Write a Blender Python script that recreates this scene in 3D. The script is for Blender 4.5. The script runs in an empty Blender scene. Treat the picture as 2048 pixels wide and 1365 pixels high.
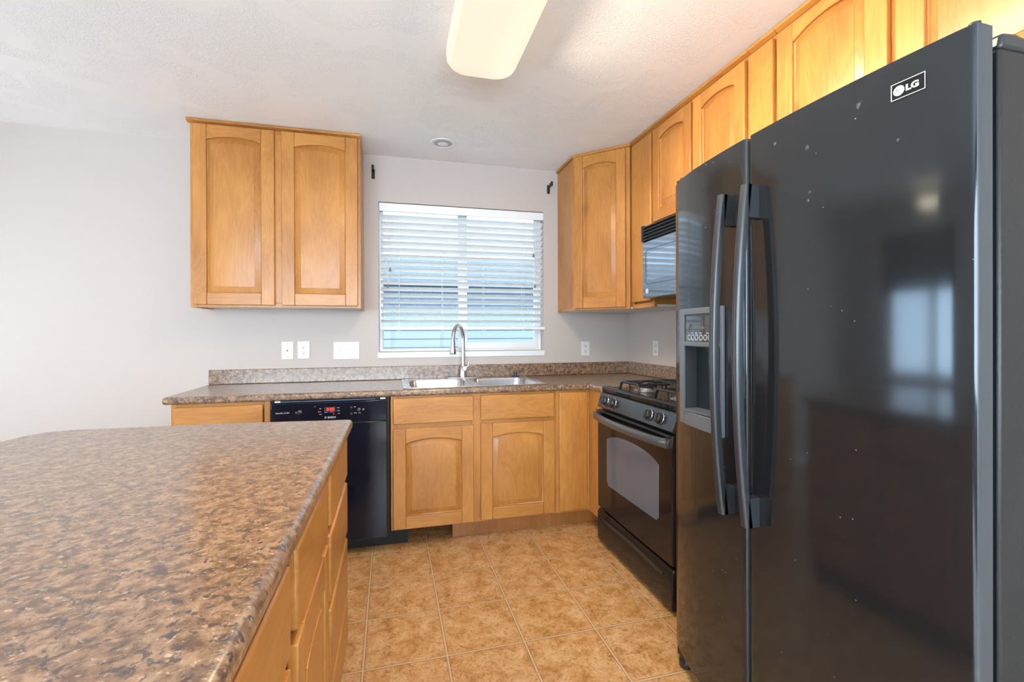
import bpy, bmesh, math, random
from mathutils import Vector, Matrix
random.seed(7)
SC = bpy.context.scene
COL = SC.collection

# ------------------------------------------------------------------ camera
cam_data = bpy.data.cameras.new('camera')
cam = bpy.data.objects.new('camera', cam_data)
COL.objects.link(cam)
cam_data.sensor_width = 36.0
cam_data.lens = 930.2583 / 2048 * 36.0
cam_data.shift_x = (1024 - 1026.5932) / 2048
cam_data.shift_y = (666.4917 - 682.5) / 2048
cam_data.clip_start = 0.02
_y, _t, _r = math.radians(14.5819), math.radians(0.1298), math.radians(-0.1776)
_fw = Vector((math.sin(_y) * math.cos(_t), math.cos(_y) * math.cos(_t), -math.sin(_t)))
_rt = Vector((math.cos(_y), -math.sin(_y), 0))
_up = _rt.cross(_fw)
_r2 = _rt * math.cos(_r) + _up * math.sin(_r)
_u2 = -_rt * math.sin(_r) + _up * math.cos(_r)
cam.matrix_world = Matrix(((_r2.x, _u2.x, -_fw.x, -1.8131), (_r2.y, _u2.y, -_fw.y, -3.326),
                           (_r2.z, _u2.z, -_fw.z, 1.2404), (0, 0, 0, 1)))
SC.camera = cam

# ------------------------------------------------------------------ view + sky
SC.view_settings.view_transform = 'Standard'
SC.view_settings.look = 'None'
SC.view_settings.gamma = 1
SC.view_settings.use_curve_mapping = False
SC.view_settings.exposure = 0.42

world = bpy.data.worlds.new('sky')
SC.world = world
world.use_nodes = True
nt = world.node_tree
nt.nodes.clear()
w_out = nt.nodes.new('ShaderNodeOutputWorld')
w_bg = nt.nodes.new('ShaderNodeBackground')
w_tc = nt.nodes.new('ShaderNodeTexCoord')
w_dot = nt.nodes.new('ShaderNodeVectorMath'); w_dot.operation = 'DOT_PRODUCT'
w_dot.inputs[1].default_value = (-0.55, -0.80, -0.22)        # towards the sunny side of the sky
w_map = nt.nodes.new('ShaderNodeMapRange'); w_map.clamp = True
w_map.inputs[1].default_value = -0.35; w_map.inputs[2].default_value = 0.75
SKY_DIM, SKY_BRIGHT = 1.9, 13.0
w_map.inputs[3].default_value = SKY_DIM; w_map.inputs[4].default_value = SKY_BRIGHT
w_ramp = nt.nodes.new('ShaderNodeMix'); w_ramp.data_type = 'RGBA'
w_ramp.inputs[6].default_value = (0.62, 0.80, 1.0, 1)
w_ramp.inputs[7].default_value = (0.86, 0.94, 1.0, 1)
w_m2 = nt.nodes.new('ShaderNodeMapRange')
w_m2.inputs[1].default_value = -0.35; w_m2.inputs[2].default_value = 0.75
nt.links.new(w_tc.outputs['Generated'], w_dot.inputs[0])
nt.links.new(w_dot.outputs['Value'], w_map.inputs[0])
nt.links.new(w_dot.outputs['Value'], w_m2.inputs[0])
nt.links.new(w_m2.outputs[0], w_ramp.inputs[0])
nt.links.new(w_ramp.outputs[2], w_bg.inputs['Color'])
nt.links.new(w_map.outputs[0], w_bg.inputs['Strength'])
nt.links.new(w_bg.outputs[0], w_out.inputs['Surface'])
sun_d = bpy.data.lights.new('sun', 'SUN')
sun_d.energy = 11.0; sun_d.angle = math.radians(1.5); sun_d.color = (1.0, .95, .88)
sun = bpy.data.objects.new('sun', sun_d); COL.objects.link(sun)  # added sun, shines through the rear window so the carpet lights the ceiling
sun.location = (-3, -9, 8)
sun.rotation_euler = Vector((0.18, 0.72, -0.80)).to_track_quat('-Z', 'Y').to_euler()
try:
    world.cycles.sampling_method = 'AUTOMATIC'
except Exception:
    pass

# ------------------------------------------------------------------ materials
def new_mat(name):
    m = bpy.data.materials.new(name); m.use_nodes = True
    t = m.node_tree
    b = t.nodes.get('Principled BSDF')
    return m, t, b

def plain(name, col, rough=0.5, metal=0.0, coat=0.0, emit=None, estr=0.0, bump=None, spec=0.5, coat_rough=0.05):
    m, t, b = new_mat(name)
    b.inputs['Base Color'].default_value = (*col, 1)
    b.inputs['Roughness'].default_value = rough
    b.inputs['Metallic'].default_value = metal
    b.inputs['Specular IOR Level'].default_value = spec
    b.inputs['Coat Weight'].default_value = coat
    b.inputs['Coat Roughness'].default_value = coat_rough
    if emit:
        b.inputs['Emission Color'].default_value = (*emit, 1)
        b.inputs['Emission Strength'].default_value = estr
    if bump:
        tc = t.nodes.new('ShaderNodeTexCoord'); n = t.nodes.new('ShaderNodeTexNoise')
        n.inputs['Scale'].default_value = bump[0]; n.inputs['Detail'].default_value = 3
        bp = t.nodes.new('ShaderNodeBump'); bp.inputs['Strength'].default_value = bump[1]
        bp.inputs['Distance'].default_value = bump[2]
        t.links.new(tc.outputs['Object'], n.inputs['Vector'])
        t.links.new(n.outputs['Fac'], bp.inputs['Height'])
        t.links.new(bp.outputs['Normal'], b.inputs['Normal'])
    return m

def ramp(t, stops):
    r = t.nodes.new('ShaderNodeValToRGB')
    e = r.color_ramp.elements
    while len(e) < len(stops): e.new(0.5)
    for k, (p, c) in enumerate(stops):
        e[k].position = p; e[k].color = (*c, 1)
    return r

def mixc(t, a, b, fac, mode='MIX'):
    n = t.nodes.new('ShaderNodeMix'); n.data_type = 'RGBA'; n.blend_type = mode
    for sock, v in ((n.inputs[0], fac), (n.inputs[6], a), (n.inputs[7], b)):
        if isinstance(v, (int, float)): sock.default_value = v
        elif isinstance(v, tuple): sock.default_value = (*v, 1)
        else: t.links.new(v, sock)
    return n.outputs[2]

def math_n(t, op, a, b=None, c=None):
    n = t.nodes.new('ShaderNodeMath'); n.operation = op
    for k, v in enumerate((a, b, c)):
        if v is None: continue
        if isinstance(v, (int, float)): n.inputs[k].default_value = v
        else: t.links.new(v, n.inputs[k])
    return n.outputs[0]

def wood(name, axis, light=(0.560, 0.254, 0.060), dark=(0.31, 0.115, 0.024), rough=0.34, seed=0.0):
    m, t, b = new_mat(name)
    L = t.links.new
    tc = t.nodes.new('ShaderNodeTexCoord'); oi = t.nodes.new('ShaderNodeObjectInfo')
    off = t.nodes.new('ShaderNodeVectorMath'); off.operation = 'MULTIPLY_ADD'
    off.inputs[0].default_value = (7.3, 5.1, 3.7)
    cmb = t.nodes.new('ShaderNodeCombineXYZ')
    for k in range(3): L(oi.outputs['Random'], cmb.inputs[k])
    L(cmb.outputs[0], off.inputs[1]); L(tc.outputs['Object'], off.inputs[2])
    add = t.nodes.new('ShaderNodeVectorMath'); add.operation = 'ADD'
    add.inputs[1].default_value = (seed, seed * 1.7, seed * .6)
    L(off.outputs[0], add.inputs[0])
    def mp(along, across):
        q = t.nodes.new('ShaderNodeMapping'); s = [across] * 3; s[axis] = along
        q.inputs['Scale'].default_value = s
        L(add.outputs[0], q.inputs['Vector']); return q.outputs[0]
    n1 = t.nodes.new('ShaderNodeTexNoise'); n1.inputs['Scale'].default_value = 1.0
    n1.inputs['Detail'].default_value = 3; n1.inputs['Distortion'].default_value = 1.4
    L(mp(1.3, 7.0), n1.inputs['Vector'])
    # cathedral grain: contour lines of the slow noise
    sn = math_n(t, 'FRACT', math_n(t, 'MULTIPLY', n1.outputs['Fac'], 11.0))
    line = math_n(t, 'SMOOTH_MIN', sn, math_n(t, 'SUBTRACT', 1.0, sn), 0.2)
    n2 = t.nodes.new('ShaderNodeTexNoise'); n2.inputs['Scale'].default_value = 1.0
    n2.inputs['Detail'].default_value = 5; n2.inputs['Roughness'].default_value = .65
    L(mp(6.0, 120.0), n2.inputs['Vector'])
    n3 = t.nodes.new('ShaderNodeTexNoise'); n3.inputs['Scale'].default_value = 1.0
    n3.inputs['Detail'].default_value = 2; L(mp(2.2, 4.5), n3.inputs['Vector'])
    vo = t.nodes.new('ShaderNodeTexVoronoi'); vo.inputs['Scale'].default_value = 1.0
    vo.inputs['Randomness'].default_value = 1.0
    L(mp(2.2, 4.2), vo.inputs['Vector'])
    knot = t.nodes.new('ShaderNodeMapRange'); knot.inputs[1].default_value = 0.03; knot.inputs[2].default_value = 0.15
    knot.inputs[3].default_value = 0.75; knot.inputs[4].default_value = 0.0
    L(vo.outputs['Distance'], knot.inputs[0])
    sep = t.nodes.new('ShaderNodeSeparateColor'); L(vo.outputs['Color'], sep.inputs[0])
    kn = math_n(t, 'MULTIPLY', knot.outputs[0], math_n(t, 'GREATER_THAN', sep.outputs[0], 0.60))
    f = math_n(t, 'MULTIPLY_ADD', n3.outputs['Fac'], 1.5, -0.62)
    f = math_n(t, 'MULTIPLY_ADD', n2.outputs['Fac'], 0.60, f)
    f = math_n(t, 'MULTIPLY_ADD', line, -0.55, math_n(t, 'ADD', f, 0.10))
    cl = t.nodes.new('ShaderNodeClamp'); L(f, cl.inputs[0])
    c = mixc(t, light, dark, cl.outputs[0])
    c = mixc(t, c, (0.20, 0.075, 0.02), kn)
    L(c, b.inputs['Base Color'])
    b.inputs['Roughness'].default_value = rough
    b.inputs['Coat Weight'].default_value = 0.12; b.inputs['Coat Roughness'].default_value = 0.16; b.inputs['Specular IOR Level'].default_value = 0.42
    return m

def granite(name):
    m, t, b = new_mat(name); L = t.links.new
    tc = t.nodes.new('ShaderNodeTexCoord')
    def noise(sc, det, ro=.6, dist=0., st=(1, 1, 1)):
        q = t.nodes.new('ShaderNodeMapping'); q.inputs['Scale'].default_value = st
        L(tc.outputs['Object'], q.inputs['Vector'])
        n = t.nodes.new('ShaderNodeTexNoise'); n.inputs['Scale'].default_value = sc
        n.inputs['Detail'].default_value = det; n.inputs['Roughness'].default_value = ro
        n.inputs['Distortion'].default_value = dist
        L(q.outputs[0], n.inputs['Vector']); return n.outputs['Fac']
    big = noise(46, 5, .68, .35)
    base = ramp(t, [(0.38, (0.115, 0.064, 0.038)), (0.49, (0.225, 0.130, 0.074)), (0.62, (0.36, 0.225, 0.138))])
    L(big, base.inputs[0])
    spk = noise(58, 5, .72, .5)
    sm = t.nodes.new('ShaderNodeMapRange'); sm.inputs[1].default_value = .53; sm.inputs[2].default_value = .59
    sm.inputs[4].default_value = .95
    L(spk, sm.inputs[0])
    c = mixc(t, base.outputs[0], (0.055, 0.042, 0.045), sm.outputs[0])
    fl = noise(80, 4, .72, .4, (1, 1.3, 1))
    fm = t.nodes.new('ShaderNodeMapRange'); fm.inputs[1].default_value = .585; fm.inputs[2].default_value = .67
    fm.inputs[4].default_value = .9
    L(fl, fm.inputs[0])
    c = mixc(t, c, (0.56, 0.40, 0.27), fm.outputs[0])
    L(c, b.inputs['Base Color'])
    b.inputs['Roughness'].default_value = 0.30
    b.inputs['Specular IOR Level'].default_value = 0.55
    b.inputs['Coat Weight'].default_value = 0.6; b.inputs['Coat Roughness'].default_value = 0.17; b.inputs['Coat IOR'].default_value = 1.6
    bp = t.nodes.new('ShaderNodeBump'); bp.inputs['Strength'].default_value = .04; bp.inputs['Distance'].default_value = .001
    L(noise(240, 2), bp.inputs['Height']); L(bp.outputs[0], b.inputs['Normal'])
    return m

def tile_floor(name):
    m, t, b = new_mat(name); L = t.links.new
    tc = t.nodes.new('ShaderNodeTexCoord')
    q = t.nodes.new('ShaderNodeMapping'); q.vector_type = 'TEXTURE'
    q.inputs['Location'].default_value = (-1.927, -0.617, 0)
    q.inputs['Rotation'].default_value = (0, 0, math.radians(0.32))
    s = 0.3081; q.inputs['Scale'].default_value = (s, s, 1)
    L(tc.outputs['Object'], q.inputs['Vector'])
    sp = t.nodes.new('ShaderNodeSeparateXYZ'); L(q.outputs[0], sp.inputs[0])
    def edge(o):
        fr = math_n(t, 'FRACT', o)
        return math_n(t, 'MINIMUM', fr, math_n(t, 'SUBTRACT', 1.0, fr))
    d = math_n(t, 'MINIMUM', edge(sp.outputs[0]), edge(sp.outputs[1]))      # tile units from the joint
    gm = t.nodes.new('ShaderNodeMapRange'); gm.inputs[1].default_value = .009; gm.inputs[2].default_value = .014
    gm.inputs[3].default_value = 1; gm.inputs[4].default_value = 0
    L(d, gm.inputs[0])
    rm = t.nodes.new('ShaderNodeMapRange'); rm.inputs[1].default_value = .015; rm.inputs[2].default_value = .025
    rm.inputs[3].default_value = 1; rm.inputs[4].default_value = 0
    L(d, rm.inputs[0])
    # every tile gets its own offset
    fl = t.nodes.new('ShaderNodeVectorMath'); fl.operation = 'FLOOR'; L(q.outputs[0], fl.inputs[0])
    wn = t.nodes.new('ShaderNodeTexWhiteNoise'); L(fl.outputs[0], wn.inputs['Vector'])
    of = t.nodes.new('ShaderNodeVectorMath'); of.operation = 'MULTIPLY_ADD'
    of.inputs[1].default_value = (5, 5, 5)
    L(wn.outputs['Color'], of.inputs[0]); L(tc.outputs['Object'], of.inputs[2])
    def noise(sc, det, ro, dist=0.):
        n = t.nodes.new('ShaderNodeTexNoise'); n.inputs['Scale'].default_value = sc
        n.inputs['Detail'].default_value = det; n.inputs['Roughness'].default_value = ro
        n.inputs['Distortion'].default_value = dist
        L(of.outputs[0], n.inputs['Vector']); return n.outputs['Fac']
    a = ramp(t, [(0.33, (0.41, 0.185, 0.055)), (0.48, (0.57, 0.30, 0.115)), (0.64, (0.67, 0.41, 0.205))])
    L(noise(13, 7, .66, .5), a.inputs[0])
    e = ramp(t, [(0.38, (0.42, 0.37, 0.31)), (0.50, (.95, .95, .95)), (0.62, (1.0, 1.0, 1.0))])
    L(noise(55, 5, .7, 1.6), e.inputs[0])
    c = mixc(t, a.outputs[0], e.outputs[0], .7, 'MULTIPLY')
    st = ramp(t, [(0.60, (0, 0, 0)), (0.70, (1, 1, 1))]); L(noise(75, 4, .7, 2.2), st.inputs[0])
    c = mixc(t, c, (0.72, 0.53, 0.34), math_n(t, 'MULTIPLY', st.outputs[0], .5))
    c = mixc(t, c, (0.23, 0.125, 0.06), math_n(t, 'MULTIPLY', rm.outputs[0], .9))
    c = mixc(t, c, (0.60, 0.40, 0.23), gm.outputs[0])
    L(c, b.inputs['Base Color'])
    b.inputs['Roughness'].default_value = 0.24
    b.inputs['Specular IOR Level'].default_value = 0.8
    h = math_n(t, 'MULTIPLY_ADD', noise(70, 3, .6, 1.5), .5, math_n(t, 'MULTIPLY', gm.outputs[0], -1.0))
    bp = t.nodes.new('ShaderNodeBump'); bp.inputs['Strength'].default_value = .25; bp.inputs['Distance'].default_value = .0022
    L(h, bp.inputs['Height']); L(bp.outputs[0], b.inputs['Normal'])
    return m

def ceiling_mat(name):
    m, t, b = new_mat(name); L = t.links.new
    tc = t.nodes.new('ShaderNodeTexCoord')
    n = t.nodes.new('ShaderNodeTexNoise'); n.inputs['Scale'].default_value = 3.2; n.inputs['Detail'].default_value = 2
    n.inputs['Distortion'].default_value = 1.0
    L(tc.outputs['Object'], n.inputs['Vector'])
    wv = t.nodes.new('ShaderNodeTexNoise'); wv.inputs['Scale'].default_value = 26; wv.inputs['Detail'].default_value = 4
    wv.inputs['Roughness'].default_value = .65; wv.inputs['Distortion'].default_value = 5.0
    L(tc.outputs['Object'], wv.inputs['Vector'])
    rr = ramp(t, [(0.46, (0, 0, 0)), (0.60, (1, 1, 1))]); L(wv.outputs['Fac'], rr.inputs[0])
    mk = ramp(t, [(0.44, (0, 0, 0)), (0.58, (1, 1, 1))]); L(n.outputs['Fac'], mk.inputs[0])
    h = math_n(t, 'MULTIPLY', rr.outputs[0], mk.outputs[0])
    bp = t.nodes.new('ShaderNodeBump'); bp.inputs['Strength'].default_value = .45; bp.inputs['Distance'].default_value = .004
    L(h, bp.inputs['Height']); L(bp.outputs[0], b.inputs['Normal'])
    b.inputs['Base Color'].default_value = (0.87, 0.88, 0.89, 1)
    b.inputs['Roughness'].default_value = .8
    return m

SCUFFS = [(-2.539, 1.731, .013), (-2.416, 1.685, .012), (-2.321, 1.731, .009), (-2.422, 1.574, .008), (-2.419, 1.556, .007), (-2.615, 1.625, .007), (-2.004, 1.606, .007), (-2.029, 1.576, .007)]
def fridge_mat(name):
    m, t, b = new_mat(name); L = t.links.new
    tc = t.nodes.new('ShaderNodeTexCoord')
    vo = t.nodes.new('ShaderNodeTexVoronoi'); vo.inputs['Scale'].default_value = 30
    L(tc.outputs['Object'], vo.inputs['Vector'])
    sep = t.nodes.new('ShaderNodeSeparateColor'); L(vo.outputs['Color'], sep.inputs[0])
    dot = math_n(t, 'MULTIPLY', math_n(t, 'LESS_THAN', vo.outputs['Distance'], .045),
                 math_n(t, 'GREATER_THAN', sep.outputs[0], .72))
    c = mixc(t, (0.012, 0.013, 0.015), (0.40, 0.40, 0.40), math_n(t, 'MULTIPLY', dot, .5))
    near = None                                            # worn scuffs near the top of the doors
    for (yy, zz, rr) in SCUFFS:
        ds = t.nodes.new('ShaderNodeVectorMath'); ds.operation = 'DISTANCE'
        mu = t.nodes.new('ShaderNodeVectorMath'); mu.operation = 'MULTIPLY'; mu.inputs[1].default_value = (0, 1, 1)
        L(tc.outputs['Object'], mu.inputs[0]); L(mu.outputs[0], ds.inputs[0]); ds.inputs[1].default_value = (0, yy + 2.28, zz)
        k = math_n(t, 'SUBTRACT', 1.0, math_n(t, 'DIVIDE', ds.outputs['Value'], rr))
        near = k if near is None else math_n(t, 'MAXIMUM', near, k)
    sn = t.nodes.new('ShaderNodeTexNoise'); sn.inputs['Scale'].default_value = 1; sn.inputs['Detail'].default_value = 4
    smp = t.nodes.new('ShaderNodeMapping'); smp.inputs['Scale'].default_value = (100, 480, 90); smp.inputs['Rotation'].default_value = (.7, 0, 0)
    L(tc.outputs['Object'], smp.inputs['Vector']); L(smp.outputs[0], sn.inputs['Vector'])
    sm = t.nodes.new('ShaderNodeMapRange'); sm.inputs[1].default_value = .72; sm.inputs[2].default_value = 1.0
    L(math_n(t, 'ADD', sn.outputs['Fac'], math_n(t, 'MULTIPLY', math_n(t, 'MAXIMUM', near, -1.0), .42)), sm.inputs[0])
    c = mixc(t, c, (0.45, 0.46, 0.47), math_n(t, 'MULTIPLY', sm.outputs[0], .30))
    L(c, b.inputs['Base Color'])
    n = t.nodes.new('ShaderNodeTexNoise'); n.inputs['Scale'].default_value = 5; n.inputs['Detail'].default_value = 4
    L(tc.outputs['Object'], n.inputs['Vector'])
    rg = t.nodes.new('ShaderNodeMapRange'); rg.inputs[3].default_value = .07; rg.inputs[4].default_value = .12
    L(n.outputs['Fac'], rg.inputs[0]); L(rg.outputs[0], b.inputs['Roughness'])
    b.inputs['Specular IOR Level'].default_value = 0.75
    b.inputs['Specular Tint'].default_value = (.78, .90, 1.0, 1)
    return m

def glass_mat(name, tint=(0.93, 0.97, 1.0)):
    m = bpy.data.materials.new(name); m.use_nodes = True
    t = m.node_tree; t.nodes.clear()
    o = t.nodes.new('ShaderNodeOutputMaterial'); mx = t.nodes.new('ShaderNodeMixShader')
    tr = t.nodes.new('ShaderNodeBsdfTransparent'); gl = t.nodes.new('ShaderNodeBsdfGlossy')
    fr = t.nodes.new('ShaderNodeFresnel'); fr.inputs['IOR'].default_value = 1.12
    tr.inputs[0].default_value = (*tint, 1); gl.inputs['Roughness'].default_value = .02
    t.links.new(fr.outputs[0], mx.inputs[0]); t.links.new(tr.outputs[0], mx.inputs[1])
    t.links.new(gl.outputs[0], mx.inputs[2]); t.links.new(mx.outputs[0], o.inputs[0])
    return m

M = {}
M['wall'] = plain('wall_paint', (0.515, 0.462, 0.43), .7, bump=(120, .10, .001))
M['ceiling'] = ceiling_mat('ceiling_texture')
M['floor'] = tile_floor('vinyl_tile')
M['white'] = plain('white_vinyl', (0.76, 0.77, 0.78), .35)
M['slat'] = plain('white_slat', (0.80, 0.81, 0.82), .4)
M['cord'] = plain('cord', (0.75, 0.75, 0.75), .6)
M['tassel'] = plain('grey_tassel', (0.20, 0.19, 0.18), .4)
M['plate'] = plain('plate_white', (0.72, 0.72, 0.72), .3)
M['ivory'] = plain('plate_ivory', (0.72, 0.69, 0.58), .3)
M['slot'] = plain('slot_dark', (0.03, 0.03, 0.03), .5)
M['granite'] = granite('speckled_laminate')
M['wv'] = wood('wood_vertical', 2)
M['wx'] = wood('wood_along_x', 0)
M['wy'] = wood('wood_along_y', 1)
M['wp'] = wood('wood_panel', 2, seed=3.1, light=(0.55, 0.248, 0.058))
M['under'] = plain('melamine_underside', (0.72, 0.72, 0.72), .5)
M['toe'] = wood('wood_toekick', 2, light=(0.44, 0.19, 0.055), dark=(0.27, 0.10, 0.025))
M['black'] = plain('black_gloss', (0.008, 0.009, 0.011), .10, spec=.36)
M['blacks'] = plain('black_satin', (0.016, 0.018, 0.021), .32, spec=.6)
M['blackm'] = plain('black_matte', (0.010, 0.010, 0.011), .6)
M['fridge'] = fridge_mat('fridge_black')
M['fedge'] = plain('fridge_edge_satin', (0.045, 0.050, 0.056), .36)
M['fside'] = plain('fridge_side_pebbled', (0.008, 0.009, 0.010), .42, bump=(320, .35, .0012))
M['fgrey'] = plain('fridge_grey_trim', (0.10, 0.12, 0.145), .38)
M['handle'] = plain('handle_black', (0.018, 0.021, 0.026), .33, spec=.7)
M['navy'] = plain('dishwasher_face', (0.004, 0.007, 0.016), .10, spec=.4)
M['ovglass'] = plain('oven_glass_haze', (0.085, 0.115, 0.155), .10, spec=1.0)  # hazy grey-blue reflection put into the base colour of the glass
M['mwglass'] = plain('microwave_glass', (0.36, 0.42, 0.48), .05, metal=.9)
M['steel'] = plain('stainless', (0.62, 0.65, 0.69), .24, metal=1.0)
M['nickel'] = plain('brushed_nickel', (0.60, 0.60, 0.60), .28, metal=1.0)
M['iron'] = plain('cast_iron', (0.022, 0.024, 0.027), .38)
M['burner'] = plain('burner_grey', (0.30, 0.31, 0.32), .45, metal=.5)
M['print'] = plain('white_print', (0.75, 0.76, 0.78), .5)
M['grey'] = plain('grey_print', (0.35, 0.36, 0.38), .5)
M['silver'] = plain('silver', (0.75, 0.76, 0.78), .3, metal=.6)
M['red'] = plain('red_led', (0.3, 0.0, 0.0), .4, emit=(1.0, 0.035, 0.02), estr=1.6)
M['lamp'] = plain('acrylic_diffuser', (0.9, 0.85, 0.78), .25, emit=(1.0, 0.78, 0.58), estr=.9)
M['dome'] = plain('dome_glass', (0.9, 0.85, 0.75), .3, emit=(1.0, 0.80, 0.55), estr=9.0)
M['glass'] = glass_mat('window_glass')
M['siding'] = plain('blue_siding', (0.050, 0.069, 0.103), .7)
M['roof'] = plain('roof_shingles', (0.025, 0.045, 0.07), .8, bump=(14, .5, .02))
M['carpet'] = plain('bounce_carpet_pale', (0.66, 0.65, 0.64), .95, bump=(400, .4, .004))  # kept pale so the unseen floor bounces neutral light upwards
M['ground'] = plain('lawn', (0.10, 0.15, 0.06), .9)
M['shade'] = plain('dark_shade', (0.06, 0.05, 0.045), .8)
M['rubber'] = plain('navy_rubber', (0.015, 0.035, 0.06), .4)

# ------------------------------------------------------------------ mesh helpers
IDENT = Matrix.Identity(4)
def frame(o, u, w):
    """matrix of a local u (right), v (up), w (out) frame"""
    u = Vector(u).normalized(); w = Vector(w).normalized(); v = Vector((0, 0, 1))
    return Matrix(((u.x, v.x, w.x, o[0]), (u.y, v.y, w.y, o[1]), (u.z, v.z, w.z, o[2]), (0, 0, 0, 1)))

class MB:
    def __init__(self, mtx=IDENT):
        self.bm = bmesh.new(); self.m = mtx
    def _v(self, co): return self.bm.verts.new(self.m @ Vector(co))
    def _f(self, vs, mi=0):
        try:
            f = self.bm.faces.new(vs); f.material_index = mi; return f
        except ValueError:
            return None
    def box(self, a0, a1, b0, b1, c0, c1, mi=0):
        v = [self._v((x, y, z)) for z in (c0, c1) for y in (b0, b1) for x in (a0, a1)]
        for q in ((0, 2, 3, 1), (4, 5, 7, 6), (0, 1, 5, 4), (2, 6, 7, 3), (0, 4, 6, 2), (1, 3, 7, 5)):
            self._f([v[k] for k in q], mi)
        return self
    def prism(self, poly, c0, c1, mi=0):
        a = [self._v((x, y, c0)) for x, y in poly]; b = [self._v((x, y, c1)) for x, y in poly]
        n = len(poly)
        self._f(list(reversed(a)), mi); self._f(b, mi)
        for k in range(n): self._f([a[k], a[(k + 1) % n], b[(k + 1) % n], b[k]], mi)
        return self
    def prism3(self, pts, vec, mi=0):
        a = [self._v(p) for p in pts]; b = [self._v(Vector(p) + Vector(vec)) for p in pts]
        n = len(pts)
        self._f(list(reversed(a)), mi); self._f(b, mi)
        for k in range(n): self._f([a[k], a[(k + 1) % n], b[(k + 1) % n], b[k]], mi)
        return self
    def loft(self, loops, mi=0, cap0=False, cap1=False, closed=True):
        L = [[self._v(p) for p in lp] for lp in loops]; n = len(L[0])
        for i in range(len(L) - 1):
            for k in range(n if closed else n - 1):
                self._f([L[i][k], L[i][(k + 1) % n], L[i + 1][(k + 1) % n], L[i + 1][k]], mi)
        if cap0: self._f(list(reversed(L[0])), mi)
        if cap1: self._f(L[-1], mi)
        return self
    def lathe(self, c, prof, axis='z', seg=24, mi=0, caps=True):
        loops = []
        for r, h in prof:
            lp = []
            for k in range(seg):
                a = 2 * math.pi * k / seg; x, y = r * math.cos(a), r * math.sin(a)
                p = {'z': (x, y, h), 'x': (h, x, y), 'y': (y, h, x)}[axis]
                lp.append((c[0] + p[0], c[1] + p[1], c[2] + p[2]))
            loops.append(lp)
        return self.loft(loops, mi, caps, caps)
    def tube(self, pts, r, seg=10, mi=0, squash=None):
        pts = [Vector(p) for p in pts]; n = len(pts)
        rs = r if isinstance(r, (list, tuple)) else [r] * n
        loops = []; ref = None
        for i, p in enumerate(pts):
            d = (pts[min(i + 1, n - 1)] - pts[max(i - 1, 0)]).normalized()
            if ref is None:
                ref = Vector((0, 0, 1)) if abs(d.z) < .9 else Vector((1, 0, 0))
            a = (ref - d * ref.dot(d)).normalized(); b = d.cross(a); ref = a
            sa, sb = squash or (1, 1)
            loops.append([p + (a * math.cos(2 * math.pi * k / seg) * sa + b * math.sin(2 * math.pi * k / seg) * sb) * rs[i]
                          for k in range(seg)])
        return self.loft(loops, mi, True, True)
    def cells(self, xs, ys, c0, c1, skip, mi=0):
        """flat slab on a grid of cells, with holes; one watertight mesh"""
        vt = {}
        def V(i, j, c):
            k = (i, j, c)
            if k not in vt: vt[k] = self._v((xs[i], ys[j], c0 if c == 0 else c1))
            return vt[k]
        nx, ny = len(xs) - 1, len(ys) - 1
        inc = lambda i, j: 0 <= i < nx and 0 <= j < ny and (i, j) not in skip
        for i in range(nx):
            for j in range(ny):
                if not inc(i, j): continue
                self._f([V(i, j, 1), V(i + 1, j, 1), V(i + 1, j + 1, 1), V(i, j + 1, 1)], mi)
                self._f([V(i, j, 0), V(i, j + 1, 0), V(i + 1, j + 1, 0), V(i + 1, j, 0)], mi)
                if not inc(i - 1, j): self._f([V(i, j, 0), V(i, j, 1), V(i, j + 1, 1), V(i, j + 1, 0)], mi)
                if not inc(i + 1, j): self._f([V(i + 1, j, 0), V(i + 1, j + 1, 0), V(i + 1, j + 1, 1), V(i + 1, j, 1)], mi)
                if not inc(i, j - 1): self._f([V(i, j, 0), V(i + 1, j, 0), V(i + 1, j, 1), V(i, j, 1)], mi)
                if not inc(i, j + 1): self._f([V(i, j + 1, 0), V(i, j + 1, 1), V(i + 1, j + 1, 1), V(i + 1, j + 1, 0)], mi)
        return self

def wloc(o):
    p = Vector((0, 0, 0))
    while o: p += o.location; o = o.parent
    return p

def obj(name, mb, mats, parent=None, bevel=0.0, seg=2, smooth=True, loc=None):
    bm = mb.bm
    bmesh.ops.recalc_face_normals(bm, faces=bm.faces)
    base = wloc(parent) if parent else Vector(loc or (0, 0, 0))
    bmesh.ops.translate(bm, verts=bm.verts, vec=-base)
    me = bpy.data.meshes.new(name); bm.to_mesh(me); bm.free()
    for m in (mats if isinstance(mats, (list, tuple)) else [mats]): me.materials.append(m)
    if smooth:
        me.polygons.foreach_set('use_smooth', [True] * len(me.polygons))
        me.set_sharp_from_angle(angle=math.radians(38))
    o = bpy.data.objects.new(name, me); COL.objects.link(o)
    if parent: o.parent = parent
    else: o.location = base
    if bevel:
        b = o.modifiers.new('bevel', 'BEVEL'); b.width = bevel; b.segments = seg
        b.limit_method = 'ANGLE'; b.angle_limit = math.radians(42); b.harden_normals = False
    return o

def tag(o, label=None, cat=None, group=None, kind=None):
    if label: o['label'] = label
    if cat: o['category'] = cat
    if group: o['group'] = group
    if kind: o['kind'] = kind
    return o

def thing(name, label, cat, loc, group=None):
    o = bpy.data.objects.new(name, None); COL.objects.link(o)
    o.empty_display_size = .1; o.location = loc
    return tag(o, label, cat, group)

def struct(name, mb, mat, label=None, cat=None, parent=None, bevel=0.0):
    o = obj(name, mb, mat, parent, bevel)
    if not parent: tag(o, label, cat, None, 'structure')
    return o

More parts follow.
